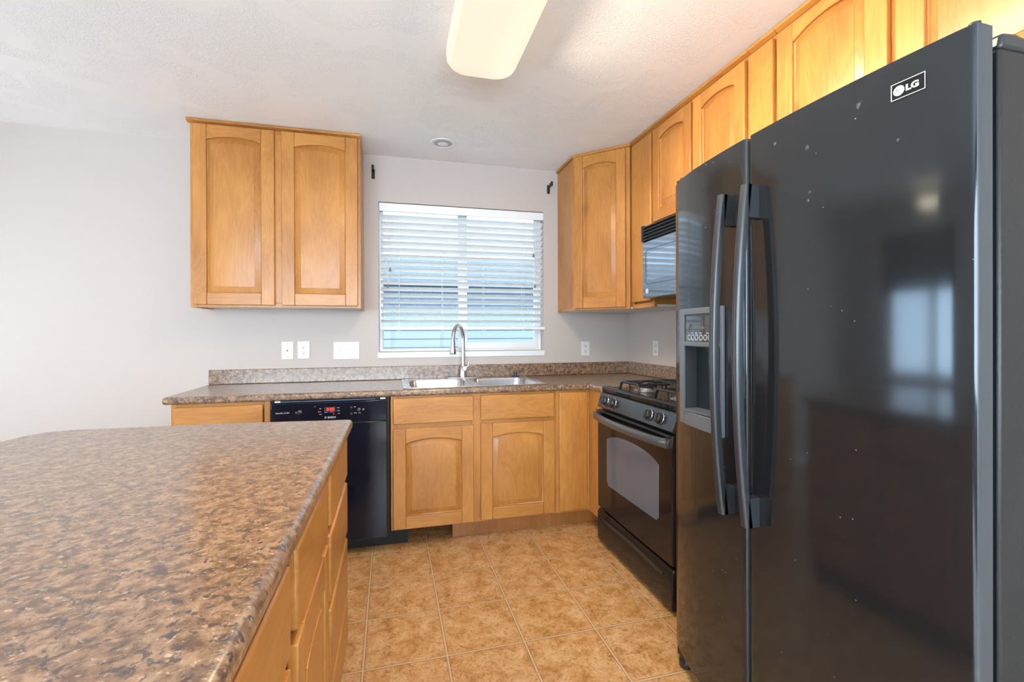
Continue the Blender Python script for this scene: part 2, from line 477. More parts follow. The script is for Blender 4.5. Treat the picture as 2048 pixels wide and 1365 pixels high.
def text(name, body, mtx, size, mat, parent, depth=.0006, bold=0.0, sx=1.0, align='LEFT'):
    cu = bpy.data.curves.new(name, 'FONT'); cu.body = body; cu.size = size; cu.extrude = depth
    cu.offset = bold; cu.align_x = align
    tmp = bpy.data.objects.new(name, cu); COL.objects.link(tmp)
    me = bpy.data.meshes.new_from_object(tmp)
    COL.objects.unlink(tmp); bpy.data.objects.remove(tmp)
    base = wloc(parent)
    me.transform(Matrix.Translation(-base) @ mtx @ Matrix.Diagonal((sx, 1, 1, 1)))
    me.materials.clear(); me.materials.append(mat)
    o = bpy.data.objects.new(name, me); COL.objects.link(o); o.parent = parent
    return o

# ------------------------------------------------------------------ room shell
H = 2.457
XL, YF = -5.0, -5.4           # left wall, wall behind the camera
WX0, WX1, WZ0, WZ1 = -1.902, -0.711, 1.103, 2.140      # kitchen window opening

mb = MB(); mb.box(XL - .12, .12, -3.40, .12, -.10, 0)
struct('floor', mb, M['floor'], 'tan stone-look vinyl tile floor', 'floor')
mb = MB(); mb.box(XL - .12, .12, YF - .12, -3.4002, -.10, .002)  # unseen carpet area, added to bounce sunlight onto the ceiling
struct('added_bounce_carpet', mb, M['carpet'], 'added pale carpet behind the camera, bouncing sunlight up to the ceiling', 'carpet')
mb = MB(); mb.box(XL - .12, .12, YF - .12, .12, H, H + .12)
struct('ceiling', mb, M['ceiling'], 'white hand-textured ceiling', 'ceiling')

XZ = lambda y: Matrix(((1, 0, 0, 0), (0, 0, -1, y), (0, 1, 0, 0), (0, 0, 0, 1)))      # (x, z, out to the room)
YZ = lambda x, s=1: Matrix(((0, 0, s, x), (1, 0, 0, 0), (0, 1, 0, 0), (0, 0, 0, 1)))   # (y, z, +x)
mb = MB(XZ(0)); mb.cells([XL - .12, WX0, WX1, .12], [0, WZ0, WZ1, H], -.12, 0, {(1, 1)})
struct('wall_back', mb, M['wall'], 'pale greige painted wall with the kitchen window', 'wall')
mb = MB(); mb.box(0, .12, YF, -0.0, 0, H)
struct('wall_right', mb, M['wall'], 'pale greige wall behind stove and refrigerator', 'wall')
LW = dict(y0=-1.80, y1=-.66, z0=.80, z1=2.06)
mb = MB(YZ(XL)); mb.cells([YF, LW['y0'], LW['y1'], 0], [0, LW['z0'], LW['z1'], H], -.12, 0, {(1, 1)})
struct('wall_left', mb, M['wall'], 'pale greige wall on the dining side', 'wall')
FW = dict(x0=-4.4, x1=-.5, z0=.75, z1=2.2)  # opening of the unseen rear window, added to let fill light in
mb = MB(XZ(YF)); mb.cells([XL - .12, FW['x0'], FW['x1'], .12], [0, FW['z0'], FW['z1'], H], 0, .12, {(1, 1)})
struct('wall_front', mb, M['wall'], 'pale greige wall behind the camera with an added wide window', 'wall')

# baseboard on the left stretch of the back wall
mb = MB(); mb.box(XL + .001, -2.94, -.014, -.0005, .0005, .085)
struct('baseboard_back', mb, M['white'], 'white baseboard along the back wall', 'baseboard', bevel=.004)

# kitchen window
win = thing('window_1', 'white vinyl two-pane sliding window above the sink', 'window', ((WX0 + WX1) / 2, .07, WZ0))
win['kind'] = 'structure'
mb = MB(XZ(.075)); fx0, fx1, fz0, fz1 = WX0 + .002, WX1 - .002, WZ0 + .001, WZ1 - .002
mb.cells([fx0, fx0 + .022, fx1 - .022, fx1], [fz0, fz0 + .014, fz1 - .012, fz1], -.04, .012, {(1, 1)})
obj('window_frame', mb, M['white'], win, bevel=.003)
def sash(x0, x1, z0, z1, st, bt, y, d):
    m = MB(XZ(y)); m.cells([x0, x0 + st[0], x1 - st[1], x1], [z0, z0 + bt, z1 - .022, z1], -d, 0, {(1, 1)})
    s = obj('window_sash', m, M['white'], win, bevel=.003)
    g = MB(XZ(y - .0)); g.box(x0 + st[0] - .004, x1 - st[1] + .004, z0 + bt - .004, z1 - .018, -d * .5 - .003, -d * .5)
    obj('window_pane', g, M['glass'], s)
sash(fx0 + .0225, -1.285, fz0 + .0145, fz1 - .0125, (.004, .040), .006, .098, .022)
sash(-1.345, fx1 - .0225, fz0 + .0145, fz1 - .0125, (.066, .030), .045, .070, .022)
mb = MB(); mb.box(-1.285, -1.27, .055, .066, 1.55, 1.60)
obj('latch', mb, M['white'], win, bevel=.002)
mb = MB(); mb.box(WX0 - .008, WX1 + .004, -.010, .030, 1.062, WZ0 - .0005)
struct('trim_1', mb, M['white'], 'white painted window sill ledge above the backsplash', 'window sill', bevel=.003)

# dining window in the left wall, unseen window added behind the camera for fill light
def simple_window(name, label, mtx, a0, a1, z0, z1, d0, d1, mull):
    w = thing(name, label, 'window', mtx @ Vector(((a0 + a1) / 2, z0, d0))); w['kind'] = 'structure'
    xs = [a0, a0 + .05]; 
    for q in mull: xs += [q - .04, q + .04]
    xs += [a1 - .05, a1]
    sk = {(1 + 2 * k, 1) for k in range(len(mull) + 1)}
    m = MB(mtx); m.cells(xs, [z0, z0 + .05, z1 - .05, z1], d0, d1, sk)
    obj('window_frame', m, M['white'], w, bevel=.003)
    for k in range(len(mull) + 1):
        g = MB(mtx); g.box(xs[1 + 2 * k] - .005, xs[2 + 2 * k] + .005, z0 + .045, z1 - .045, (d0 + d1) / 2 - .003, (d0 + d1) / 2)
        obj('window_pane', g, M['glass'], w)
simple_window('window_2', 'white dining window of two panes in the left wall', YZ(XL), LW['y0'] + .002, LW['y1'] - .002, LW['z0'] + .002, LW['z1'] - .002, -.09, -.03, [-1.22])
simple_window('added_fill_window', 'wide white window added behind the camera for fill light', XZ(YF), FW['x0'] + .002, FW['x1'] - .002, FW['z0'] + .002, FW['z1'] - .002, .03, .09, [-3.1, -1.8])
mb = MB(YZ(XL)); 
mb.box(LW['y0'] - .06, LW['y1'] + .06, 1.63, 2.16, .006, .03)
mb.box(LW['y0'] - .06, LW['y1'] + .06, 1.605, 1.635, .004, .034)
tag(obj('roller_shade', mb, M['shade'], None, loc=(XL, -1.2, 1.64)), 'dark roller shade half lowered over the dining window', 'window shade')

# outside: neighbour house, ground
mb = MB(); mb.box(-14, 10, .2, 16, -.5, -.35)
mb2 = mb
struct('ground', mb, M['ground'], 'lawn strip between the houses', 'ground')
nb = thing('neighbor_house', 'blue lap sided house seen through the window blind', 'house', (-1, 4.9, -.35))
mb = MB(); lap = .148; z = -.35
while z < 2.06:
    mb.prism3([(-9, 4.90, z), (-9, 4.882, z), (-9, 4.90, z + lap)], (17, 0, 0)); z += lap
mb.box(-9, 8, 4.90, 5.0, -.35, z)
obj('siding', mb, M['siding'], nb, smooth=False)
mb = MB(); mb.prism3([(-9.5, 4.55, 2.13), (-9.5, 4.55, 2.02), (-9.5, 8.6, 3.05), (-9.5, 8.6, 3.16)], (18, 0, 0))
obj('roof', mb, M['roof'], nb, smooth=False)

# ------------------------------------------------------------------ blind
BL0, BL1 = -1.888, -.716
bl = thing('window_blind', 'white horizontal slat blind lowered most of the way over the window', 'window blind', (-1.3, .02, 1.255))
mb = MB(); mb.box(-1.898, -.715, -.010, -.002, 2.075, 2.132); mb.box(-1.893, -.72, -.001, .045, 2.095, 2.134)
obj('headrail', mb, M['slat'], bl, bevel=.003)
N = 17; z0, z1 = 1.318, 2.040
for k in range(N):
    zc = z1 + (z0 - z1) * k / (N - 1)
    th = math.radians(30 if k < 10 else 30 - 1.2 * (k - 9))
    mb = MB(); loops = []
    prof = []
    for q in range(7):
        s = (q / 6 - .5) * .050; cv = .0022 * (1 - (2 * q / 6 - 1) ** 2)
        prof.append((s, cv))
    prof = [(s, c + .0012) for s, c in prof] + [(s, c - .0012) for s, c in reversed(prof)]
    dz = random.uniform(-.0015, .0015)
    for x in (BL0, BL1):
        loops.append([(x, .024 + s * math.cos(th) + c * math.sin(th), zc + dz * (1 if x == BL0 else -1) - s * math.sin(th) + c * math.cos(th)) for s, c in prof])
    mb.loft(loops, 0, True, True)
    obj('slat', mb, M['slat'], bl)
mb = MB(); mb.box(BL0 + .002, BL1 + .012, -.006, .046, 1.256, 1.280)
obj('bottom_rail', mb, M['slat'], bl, bevel=.004)
for x in (-1.766, -1.466, -1.168, -.867):
    mb = MB()
    for y in (-.006, .052):
        mb.tube([(x, y, 2.09), (x, y, 1.26)], .0010, 5)
    mb.tube([(x - .02, -.008, 1.262), (x - .008, -.010, 1.250), (x + .010, -.010, 1.253), (x + .02, -.009, 1.263), (x + .006, -.010, 1.270), (x - .012, -.010, 1.258)], .0016, 5)
    obj('ladder_cord', mb, M['cord'], bl)
for x, zb in ((-1.827, 1.673), (-1.840, 1.561), (-.793, 1.811), (-.784, 1.581)):
    mb = MB(); mb.tube([(x, -.013, 2.08), (x, -.013, zb)], .0011, 5)
    c = obj('pull_cord', mb, M['cord'], bl)
    mb = MB(); mb.lathe((x, -.013, zb), [(.003, .012), (.005, .006), (.008, -.010), (.006, -.013)], 'z', 12)
    obj('tassel', mb, M['tassel'], c)

# curtain rod brackets
for x, z, s, lab in ((-1.936, 2.327, 0, 'black curtain rod bracket between left wall cabinet and window'), (-.672, 2.315, 1, 'black hooked curtain rod bracket beside the corner wall cabinet')):
    t = thing('curtain_rod_bracket', lab, 'curtain bracket', (x, 0, z - .03), 'curtain rod brackets')
    mb = MB(); mb.box(x - .011, x + .011, -.006, -.0005, z - .035, z + .03)
    obj('back_plate', mb, M['blackm'], t, bevel=.002)
    mb = MB()
    mb.box(x - .007, x + .007, -.075, -.006, z + .006, z + .018)
    mb.box(x - .008, x + .008, -.085, -.075, z + .003, z + .034)
    mb.box(x - .008, x + .008, -.052, -.045, z + .018, z + .030)
    obj('rod_hook', mb, M['blackm'], t, bevel=.002)

# ------------------------------------------------------------------ cabinet doors
def arch_loop(x0, x1, y0, y1, rise, d, n=14):
    """closed loop inset by d: bottom left, bottom right, arch right to left"""
    w = x1 - x0; R = (w * w / 4 + rise * rise) / (2 * rise); xc = (x0 + x1) / 2; yc = y1 + rise - R
    a, b = x0 + d, x1 - d
    pts = [(a, y0 + d), (b, y0 + d)]
    for k in range(n + 1):
        x = b + (a - b) * k / n
        pts.append((x, yc + math.sqrt(max((R - d) ** 2 - (x - xc) ** 2, 0))))
    return pts

def panel_door(parent, o, u, w, W, Hh, mh, st=.070, top=.086, bot=.070, rise=.022, th=.020, name='door', label=None):
    """frame and raised panel door; o = lower left corner at the back, u right, w out"""
    m = MB(frame(o, u, w))
    e = .0004
    m.box(0, st, 0, Hh, 0, th, 0); m.box(W - st, W, 0, Hh, 0, th, 0)
    m.box(st + e, W - st - e, 0, bot, 0, th - .0003, 1)
    lp = arch_loop(st, W - st, bot, Hh - top, rise, 0)
    arch = lp[2:]
    poly = [(W - st - e, Hh)] + [(st + e, Hh)] + [(min(max(x, st + e), W - st - e), y) for x, y in reversed(arch)]
    m.prism(poly, 0, th - .0003, 1)
    d = obj(name, m, [M['wv'], mh], parent, bevel=.003)
    p = MB(frame(o, u, w))
    L = lambda dd, ww: [(x, y, ww) for x, y in arch_loop(st, W - st, bot, Hh - top, rise, dd)]
    p.loft([L(-.003, .001), L(.001, .0085), L(.004, .0070), L(.0055, .0040), L(.034, .0160), L(.0345, .0180), L(.037, .0183)], 0, True, True)
    pn = obj('raised_panel', p, M['wp'], d)
    if label: d['label'] = label
    return d

def slab(parent, o, u, w, W, Hh, mat, th=.020, name='drawer_front', bev=.005):
    m = MB(frame(o, u, w)); m.box(0, W, 0, Hh, 0, th)
    return obj(name, m, mat, parent, bevel=bev, seg=2)

def face_frame(parent, o, u, w, rects, th=.019, mats=None):
    """rects: (u0,u1,v0,v1,vertical?)"""
    m = MB(frame(o, u, w))
    for u0, u1, v0, v1, vert in rects:
        m.box(u0, u1, v0, v1, -th, 0, 0 if vert else 1)
    return obj('face_frame', m, mats or [M['wv'], M['wx']], parent, bevel=.0015, seg=1)

UX, UY, UNY = (1, 0, 0), (0, 1, 0), (0, -1, 0)
OUTY, OUTX, OUTR = (0, -1, 0), (-1, 0, 0), (1, 0, 0)
ZB, ZT = 1.387, H - .003

# --- left wall cabinet
x0, x1 = -2.920, -1.999
cb = thing('wall_cabinet', 'honey maple two-door wall cabinet hung left of the window', 'cabinet', ((x0 + x1) / 2, -.155, ZB))
mb = MB(); mb.box(x0, x0 + .015, -.291, -.001, ZB, ZT); mb.box(x1 - .015, x1, -.291, -.001, ZB, ZT)
mb.box(x0 + .015, x1 - .015, -.291, -.001, ZT - .02, ZT); mb.box(x0 + .015, x1 - .015, -.012, -.001, ZB + .02, ZT - .02)
obj('body', mb, M['wv'], cb)
mb = MB(); mb.box(x0 + .016, x1 - .016, -.290, -.002, ZB + .006, ZB + .02)
obj('bottom_panel', mb, M['under'], cb)['label'] = 'whitish underside'
W = x1 - x0; hh = ZT - ZB
face_frame(cb, (x0, -.310, ZB), UX, OUTY, [(0, .035, 0, hh, 1), (W - .03, W, 0, hh, 1), (W / 2 - .028, W / 2 + .028, .03, hh - .04, 1), (.035, W - .03, 0, .03, 0), (.035, W - .03, hh - .04, hh, 0)])
panel_door(cb, (-2.902, -.311, 1.402), UX, OUTY, .421, 1.027, M['wx'])
panel_door(cb, (-2.442, -.311, 1.402), UX, OUTY, .425, 1.027, M['wx'])
mb = MB(); mb.prism3([(x0 - .012, -.311, ZT - .022), (x0 - .012, -.336, ZT - .012), (x0 - .012, -.336, ZT), (x0 - .012, -.311, ZT)], (W + .016, 0, 0))
mb.box(x0 - .012, x0 - .0005, -.311, -.001, ZT - .014, ZT)
obj('crown_strip', mb, M['wx'], cb, bevel=.002)

# --- corner wall cabinet (diagonal)
A = (-.598, -.314); Bp = (-.314, -.598)
cc = thing('wall_cabinet', 'honey maple diagonal corner wall cabinet right of the window', 'cabinet', (-.25, -.25, ZB))
mb = MB(); mb.prism([(-.598, -.001), (-.598, A[1]), (-.5979 + .013, A[1] - .0), (Bp[0], Bp[1] + .013), (Bp[0], Bp[1]), (-.001, -.598), (-.001, -.001)], ZB + .018, ZT)
obj('body', mb, M['wp'], cc)
mb = MB(); mb.prism([(-.590, -.003), (-.590, A[1] + .0), (Bp[0], -.590), (-.003, -.590), (-.003, -.003)], ZB + .002, ZB + .0175)
obj('bottom_panel', mb, M['under'], cc)['label'] = 'whitish underside'
mb = MB(); mb.box(-.599, -.5905, A[1], -.001, ZB, ZB + .0178)
obj('side_rail', mb, M['wv'], cc)
DL = math.hypot(A[0] - Bp[0], A[1] - Bp[1]); DU = (1, -1, 0); DW = (-1, -1, 0)
k2 = .003 / math.sqrt(2)
oD = (A[0] - k2, A[1] - k2, ZB)
face_frame(cc, (A[0] - .013 / 1.414, A[1] - .013 / 1.414, ZB), DU, DW, [(.0, .03, 0, hh, 1), (DL - .034, DL, 0, hh, 1), (.03, DL - .034, 0, .03, 0), (.03, DL - .034, hh - .04, hh, 0)], th=.012)
ou = .020
panel_door(cc, (A[0] - .0135 / 1.414 + ou * .7071, A[1] - .0135 / 1.414 - ou * .7071, ZB + .013), DU, DW, DL - .047, 1.030, M['wx'], st=.062)
mb = MB(); 
kk = .030
mb.prism([(-.5985, -.002), (-.611, -.002), (-.611, A[1] - .012), (Bp[0] - .016, Bp[1] - .024), (Bp[0], Bp[1] - .002), (Bp[0] - .012, Bp[1] - .006), (-.5985 - .002, A[1] - .006)], ZT - .018, ZT)
obj('crown_strip', mb, M['wx'], cc, bevel=.002)

# --- right wall: narrow cabinet, cabinet over microwave, filler cabinet, cabinet over refrigerator
XF = -.314
def right_cab(label, y0, y1, zb, parts, u_frame, zt=ZT, under=True):
    """y0 far end, y1 near end"""
    c = thing('wall_cabinet', label, 'cabinet', (-.16, (y0 + y1) / 2, zb))
    m = MB(); m.box(XF + .019, -.001, y1 + .0005, y0 - .0005, zb + .015, zt)
    obj('body', m, M['wv'], c)
    m = MB(); m.box(XF + .019, -.002, y1 + .002, y0 - .002, zb + .003, zb + .0148)
    obj('bottom_panel', m, M['under'], c)['label'] = 'whitish underside'
    Wd = y0 - y1; hz = zt - zb
    face_frame(c, (XF, y0 - .0005, zb), UNY, OUTX, u_frame(Wd - .001, hz), mats=[M['wv'], M['wy']])
    for p in parts: p(c)
    m = MB(); m.prism3([(XF - .001, y0 - .0005, zt - .022), (XF - .022, y0 - .0005, zt - .012), (XF - .022, y0 - .0005, zt), (XF - .001, y0 - .0005, zt)], (0, -(Wd - .001), 0))
    obj('crown_strip', m, M['wy'], c, bevel=.002)
    return c
DZ1 = 2.418
ring = lambda s0, s1: (lambda W_, h_: [(0, s0, 0, h_, 1), (W_ - s1, W_, 0, h_, 1), (s0, W_ - s1, 0, .03, 0), (s0, W_ - s1, h_ - .045, h_, 0)])
ring3 = lambda s0, s1, cm: (lambda W_, h_: [(0, s0, 0, h_, 1), (W_ - s1, W_, 0, h_, 1), (cm - .03, cm + .03, .03, h_ - .045, 1), (s0, W_ - s1, 0, .03, 0), (s0, W_ - s1, h_ - .045, h_, 0)])
right_cab('narrow full-height maple wall cabinet between corner cabinet and microwave', -.622, -.880, ZB,
          [lambda c: slab(c, (XF - .0005, -.645, 1.424), UNY, OUTX, .222, DZ1 - 1.424, M['wv'], name='door')], ring(.02, .02))
right_cab('maple two-door wall cabinet above the microwave', -.8815, -1.642, 1.866,
          [lambda c: panel_door(c, (XF - .0005, -.893, 1.880), UNY, OUTX, .356, DZ1 - 1.880, M['wy'], st=.062, top=.075),
           lambda c: panel_door(c, (XF - .0005, -1.268, 1.880), UNY, OUTX, .358, DZ1 - 1.880, M['wy'], st=.062, top=.075)],
          ring3(.02, .02, .38))
right_cab('narrow plain maple wall cabinet beside the refrigerator top', -1.6435, -1.786, ZB,
          [lambda c: slab(c, (XF - .0005, -1.650, 1.424), UNY, OUTX, .130, DZ1 - 1.424, M['wv'], name='door', bev=.003)], ring(.02, .02))
right_cab('maple two-door wall cabinet above the refrigerator', -1.7875, -2.700, 1.850,
          [lambda c: panel_door(c, (XF - .0005, -1.802, 1.864), UNY, OUTX, .424, DZ1 - 1.864, M['wy'], st=.072, top=.075, rise=.03),
           lambda c: panel_door(c, (XF - .0005, -2.250, 1.864), UNY, OUTX, .424, DZ1 - 1.864, M['wy'], st=.080, top=.075, rise=.03)],
          ring3(.02, .03, .4505))

# ------------------------------------------------------------------ base cabinets, back run
YB = -.589; CT0, CT1 = .876, .914; TK = .108
def base_body(c, x0, x1, ydep=YB + .019, z0=TK):
    m = MB(); m.box(x0, x0 + .015, ydep, -.001, z0, CT0 - .001); m.box(x1 - .015, x1, ydep, -.001, z0, CT0 - .001)
    m.box(x0 + .015, x1 - .015, ydep, -.001, z0, z0 + .015); m.box(x0 + .015, x1 - .015, -.010, -.001, z0 + .015, CT0 - .001)
    return obj('body', m, M['wv'], c)

# left drawer cabinet
x0, x1 = -2.908, -2.447
lc = thing('base_cabinet', 'maple base cabinet left of the dishwasher with one top drawer', 'cabinet', ((x0 + x1) / 2, -.3, 0))
base_body(lc, x0, x1)
W = x1 - x0; hz = CT0 - .001 - TK
face_frame(lc, (x0, YB, TK), UX, OUTY, [(0, .03, 0, hz, 1), (W - .03, W, 0, hz, 1), (.03, W - .03, hz - .035, hz, 0), (.03, W - .03, 0, .03, 0), (.03, W - .03, .575, .605, 0)])
slab(lc, (x0 + .018, YB - .0005, .712), UX, OUTY, W - .050, .146, M['wx'])
panel_door(lc, (x0 + .018, YB - .0005, .120), UX, OUTY, W - .050, .570, M['wx'])
mb = MB(); mb.box(x0 + .002, x1 - .002, -.514, -.500, .001, TK - .0005)
obj('toe_kick', mb, M['toe'], lc)

# sink base
x0, x1 = -1.824, -.832
sb = thing('base_cabinet', 'maple sink base cabinet with two arched doors and false drawer fronts', 'cabinet', ((x0 + x1) / 2, -.3, 0))
base_body(sb, x0, x1)
W = x1 - x0
face_frame(sb, (x0, YB, TK), UX, OUTY, [(0, .035, 0, hz, 1), (W - .035, W, 0, hz, 1), (W / 2 - .035, W / 2 + .035, .025, hz - .035, 1), (.035, W - .035, hz - .035, hz, 0),
           (.035, W / 2 - .035, .575, .610, 0), (W / 2 + .035, W - .035, .575, .610, 0), (.035, W - .035, 0, .025, 0)])
slab(sb, (-1.811, YB - .0005, .716), UX, OUTY, .461, .148, M['wx'])
slab(sb, (-1.306, YB - .0005, .716), UX, OUTY, .461, .146, M['wx'])
panel_door(sb, (-1.811, YB - .0005, .117), UX, OUTY, .461, .573, M['wx'], rise=.025)
panel_door(sb, (-1.306, YB - .0005, .121), UX, OUTY, .461, .573, M['wx'], rise=.025)
mb = MB(); mb.box(-1.465, -.834, -.514, -.500, .001, TK - .0005)
obj('toe_kick', mb, M['toe'], sb)

# blind corner cabinet
kc = thing('base_cabinet', 'plain-fronted maple corner base cabinet beside the stove', 'cabinet', (-.4, -.35, 0))
mb = MB(); mb.prism([(-.830, -.001), (-.830, YB + .019), (YB + .019, YB + .019), (YB + .019, -.783), (-.001, -.783), (-.001, -.001)], TK, CT0 - .001)
obj('body', mb, M['wv'], kc)
face_frame(kc, (-.831, YB, TK), UX, OUTY, [(0, .03, 0, hz, 1), (.2105, .2415, 0, hz, 1), (.03, .2105, hz - .02, hz, 0), (.03, .2105, 0, .02, 0), (.031, .210, .02, hz - .02, 1)])
slab(kc, (-.811, YB - .0005, .122), UX, OUTY, .187, .740, M['wv'], name='filler_panel', th=.016)
mb = MB(); mb.box(-.607, YB + .018, -.783, YB - .0005, TK, CT0 - .001)
obj('return_panel', mb, M['wv'], kc, bevel=.001)
mb = MB(); mb.prism([(-.832, -.514), (-.514, -.514), (-.514, -.783), (-.500, -.783), (-.500, -.500), (-.832, -.500)], .001, TK - .0005)
obj('toe_kick', mb, M['toe'], kc)

# cabinet between stove and refrigerator (its front hides behind the refrigerator)
gc = thing('base_cabinet', 'narrow maple base cabinet tucked between stove and refrigerator', 'cabinet', (-.3, -1.69, 0))
mb = MB(); mb.box(YB + .019, -.001, -1.800, -1.556, TK, CT0 - .001)
obj('body', mb, M['wv'], gc)
face_frame(gc, (YB, -1.556, TK), UNY, OUTX, ring(.025, .025)(.244, hz), mats=[M['wv'], M['wy']])
slab(gc, (YB - .0005, -1.572, .716), UNY, OUTX, .212, .146, M['wy'])
slab(gc, (YB - .0005, -1.572, .120), UNY, OUTX, .212, .570, M['wv'], name='door')
mb = MB(); mb.box(-.514, -.500, -1.798, -1.558, .001, TK - .0005)
obj('toe_kick', mb, M['toe'], gc)
ct2 = thing('countertop', 'short speckled brown counter piece between stove and refrigerator', 'countertop', (-.3, -1.69, CT0))
mb = MB(); mb.box(-.620, -.0005, -1.801, -1.553, CT0, CT1)
obj('top', mb, M['granite'], ct2, bevel=.010, seg=3)
mb = MB(); mb.box(-.020, -.0005, -1.801, -1.553, CT1 + .0003, 1.006)
obj('backsplash', mb, M['granite'], ct2, bevel=.003)

# ------------------------------------------------------------------ countertop with backsplash
ct = thing('countertop', 'speckled brown laminate L-shaped countertop under the window', 'countertop', (-1.5, -.3, CT0))
SKX0, SKX1, SKY0, SKY1 = -1.738, -.892, -.572, -.062
mb = MB(); mb.cells([-2.938, SKX0, SKX1, -.620, -.0005], [-.785, -.620, SKY0, SKY1, -.0005], CT0, CT1,
                    {(0, 0), (1, 0), (2, 0), (1, 2)})
obj('top', mb, M['granite'], ct, bevel=.013, seg=4)
mb = MB(); mb.box(-2.931, -.0005, -.020, -.0005, CT1 + .0003, 1.006); mb.box(-.020, -.0005, -.785, -.0205, CT1 + .0003, 1.006)
obj('backsplash', mb, M['granite'], ct, bevel=.004)

# ------------------------------------------------------------------ sink, faucet, stopper
sk = thing('kitchen_sink', 'stainless double-bowl drop-in sink set in the window counter', 'sink', (-1.315, -.32, CT1))
RX0, RX1, RY0, RY1 = -1.754, -.876, -.590, -.046
def rrect(x0, x1, y0, y1, r, z, n=6):
    pts = []
    for cx, cy, a0 in ((x1 - r, y1 - r, 0), (x0 + r, y1 - r, 90), (x0 + r, y0 + r, 180), (x1 - r, y0 + r, 270)):
        for k in range(n + 1):
            a = math.radians(a0 + 90 * k / n); pts.append((cx + r * math.cos(a), cy + r * math.sin(a), z))
    return pts
zr = CT1 + .005
b1 = (-1.722, -1.330, -.560, -.128); b2 = (-1.300, -.908, -.560, -.128)
mb = MB(); mb.cells([RX0, b1[0], b1[1], b2[0], b2[1], RX1], [RY0, b1[2], b1[3], RY1], CT1 + .0006, zr, {(1, 1), (3, 1)})
obj('rim', mb, M['steel'], sk, bevel=.003)
for bb in (b1, b2):
    mb = MB()
    q = lambda d, r, z: rrect(bb[0] + d, bb[1] - d, bb[2] + d, bb[3] - d, r, z)
    lo = [q(.0004, .001, zr - .0005), q(.012, .055, zr - .003), q(.016, .055, zr - .012), q(.024, .06, .80), q(.036, .06, .755), q(.07, .06, .743)]
    mb.loft(lo, 0, False, True)
    o = obj('basin', mb, M['steel'], sk)
    cx, cy = (bb[0] + bb[1]) / 2, (bb[2] + bb[3]) / 2
    mb = MB(); mb.lathe((cx, cy, .743), [(.056, .0005), (.056, .003), (.044, .003), (.038, .001)], 'z', 24)
    obj('drain', mb, M['nickel'], o)
fc = thing('faucet', 'brushed nickel gooseneck pull-down faucet behind the sink', 'faucet', (-1.333, -.086, zr))
FX, FY = -1.333, -.086
mb = MB(); mb.loft([rrect(FX - .125, FX + .125, FY - .028, FY + .028, .027, zr + .0004), rrect(FX - .124, FX + .124, FY - .027, FY + .027, .0265, zr + .006)], 0, True, True)
obj('deck_plate', mb, M['nickel'], fc, bevel=.002)
mb = MB(); mb.lathe((FX, FY, 0), [(.026, zr + .006), (.024, zr + .012), (.022, zr + .06), (.021, zr + .075), (.015, zr + .082)], 'z', 24)
obj('base', mb, M['nickel'], fc)
ex, ey = -.092, -.165
L_ = math.hypot(ex, ey); R_ = L_ / 2; ux, uy = ex / L_, ey / L_
pts = [(FX, FY, zr + .07), (FX, FY, 1.05), (FX, FY, 1.16)]
zc = 1.186
for k in range(0, 17):
    a = math.pi * (1 - k / 16 * .97)
    d = R_ + R_ * math.cos(a)
    pts.append((FX + ux * d, FY + uy * d, zc + R_ * math.sin(a) * 1.05))
pts.append((FX + ex, FY + ey, 1.176))
mb = MB(); mb.tube(pts, .0125, 14)
obj('spout', mb, M['nickel'], fc)
mb = MB(); mb.lathe((FX + ex, FY + ey, 0), [(.0135, 1.182), (.0150, 1.165), (.0160, 1.14), (.0205, 1.115), (.0215, 1.098), (.019, 1.094)], 'z', 20)
obj('spray_head', mb, M['nickel'], fc)
mb = MB(); mb.lathe((FX + .004, FY - .022, .988), [(.010, .010), (.017, .0), (.019, -.008), (.014, -.016)], 'y', 20)
mb.tube([(FX + .010, FY - .028, .992), (FX + .030, FY - .03, 1.004), (FX + .034, FY - .03, 1.030)], [.008, .006, .005], 10)
obj('lever', mb, M['nickel'], fc)
st = thing('sink_stopper', 'dark navy rubber sink stopper lying on the sink back rim', 'sink stopper', (-.955, -.085, zr))
mb = MB(); mb.lathe((-.955, -.085, zr + .0005), [(.030, 0), (.031, .004), (.026, .008), (.012, .011)], 'z', 20)
obj('disc', mb, M['rubber'], st)
mb = MB(); mb.lathe((-.955, -.085, zr + .011), [(.012, .0005), (.010, .006), (.014, .018), (.012, .024)], 'z', 16)
obj('knob', mb, M['rubber'], st)

# ------------------------------------------------------------------ dishwasher
dw = thing('dishwasher', 'black built-in dishwasher with red lit clock under the counter', 'dishwasher', (-2.14, -.3, 0))
mb = MB(); mb.box(-2.442, -1.830, -.585, -.02, .105, .872)
obj('body', mb, M['blackm'], dw)
dd = MB(); dd.box(-2.438, -1.843, -.620, -.586, .090, .745)
door = obj('door', dd, M['navy'], dw, bevel=.004)
mb = MB(); mb.box(-2.438, -1.843, -.622, -.586, .7455, .862)
pnl = obj('control_panel', mb, M['navy'], dw, bevel=.004)
mb = MB(); mb.tube([(-2.39, -.612, .868), (-2.14, -.617, .8685), (-1.905, -.612, .868)], .0045, 10)
obj('handle', mb, plain('blue_black_bar', (.02, .05, .10), .2, spec=.8), dw)
for x in (-2.405, -1.866):
    mb = MB(); mb.box(x - .014, x + .014, -.618, -.59, .8665, .8745)
    obj('mounting_bracket', mb, M['silver'], dw, bevel=.001)
mb = MB(); mb.box(-2.44, -1.728, -.514, -.502, .001, .086)
mb.box(-2.44, -1.832, -.505, -.50, .086, .104)
obj('kick_plate', mb, M['blackm'], dw)
yf = -.6222
DWM = lambda x, z: Matrix(((1, 0, 0, x), (0, 0, -1, yf), (0, 1, 0, z), (0, 0, 0, 1)))
mb = MB(); mb.box(-2.173, -2.115, yf - .0006, yf, .807, .834)
disp = obj('display', mb, M['blackm'], pnl)
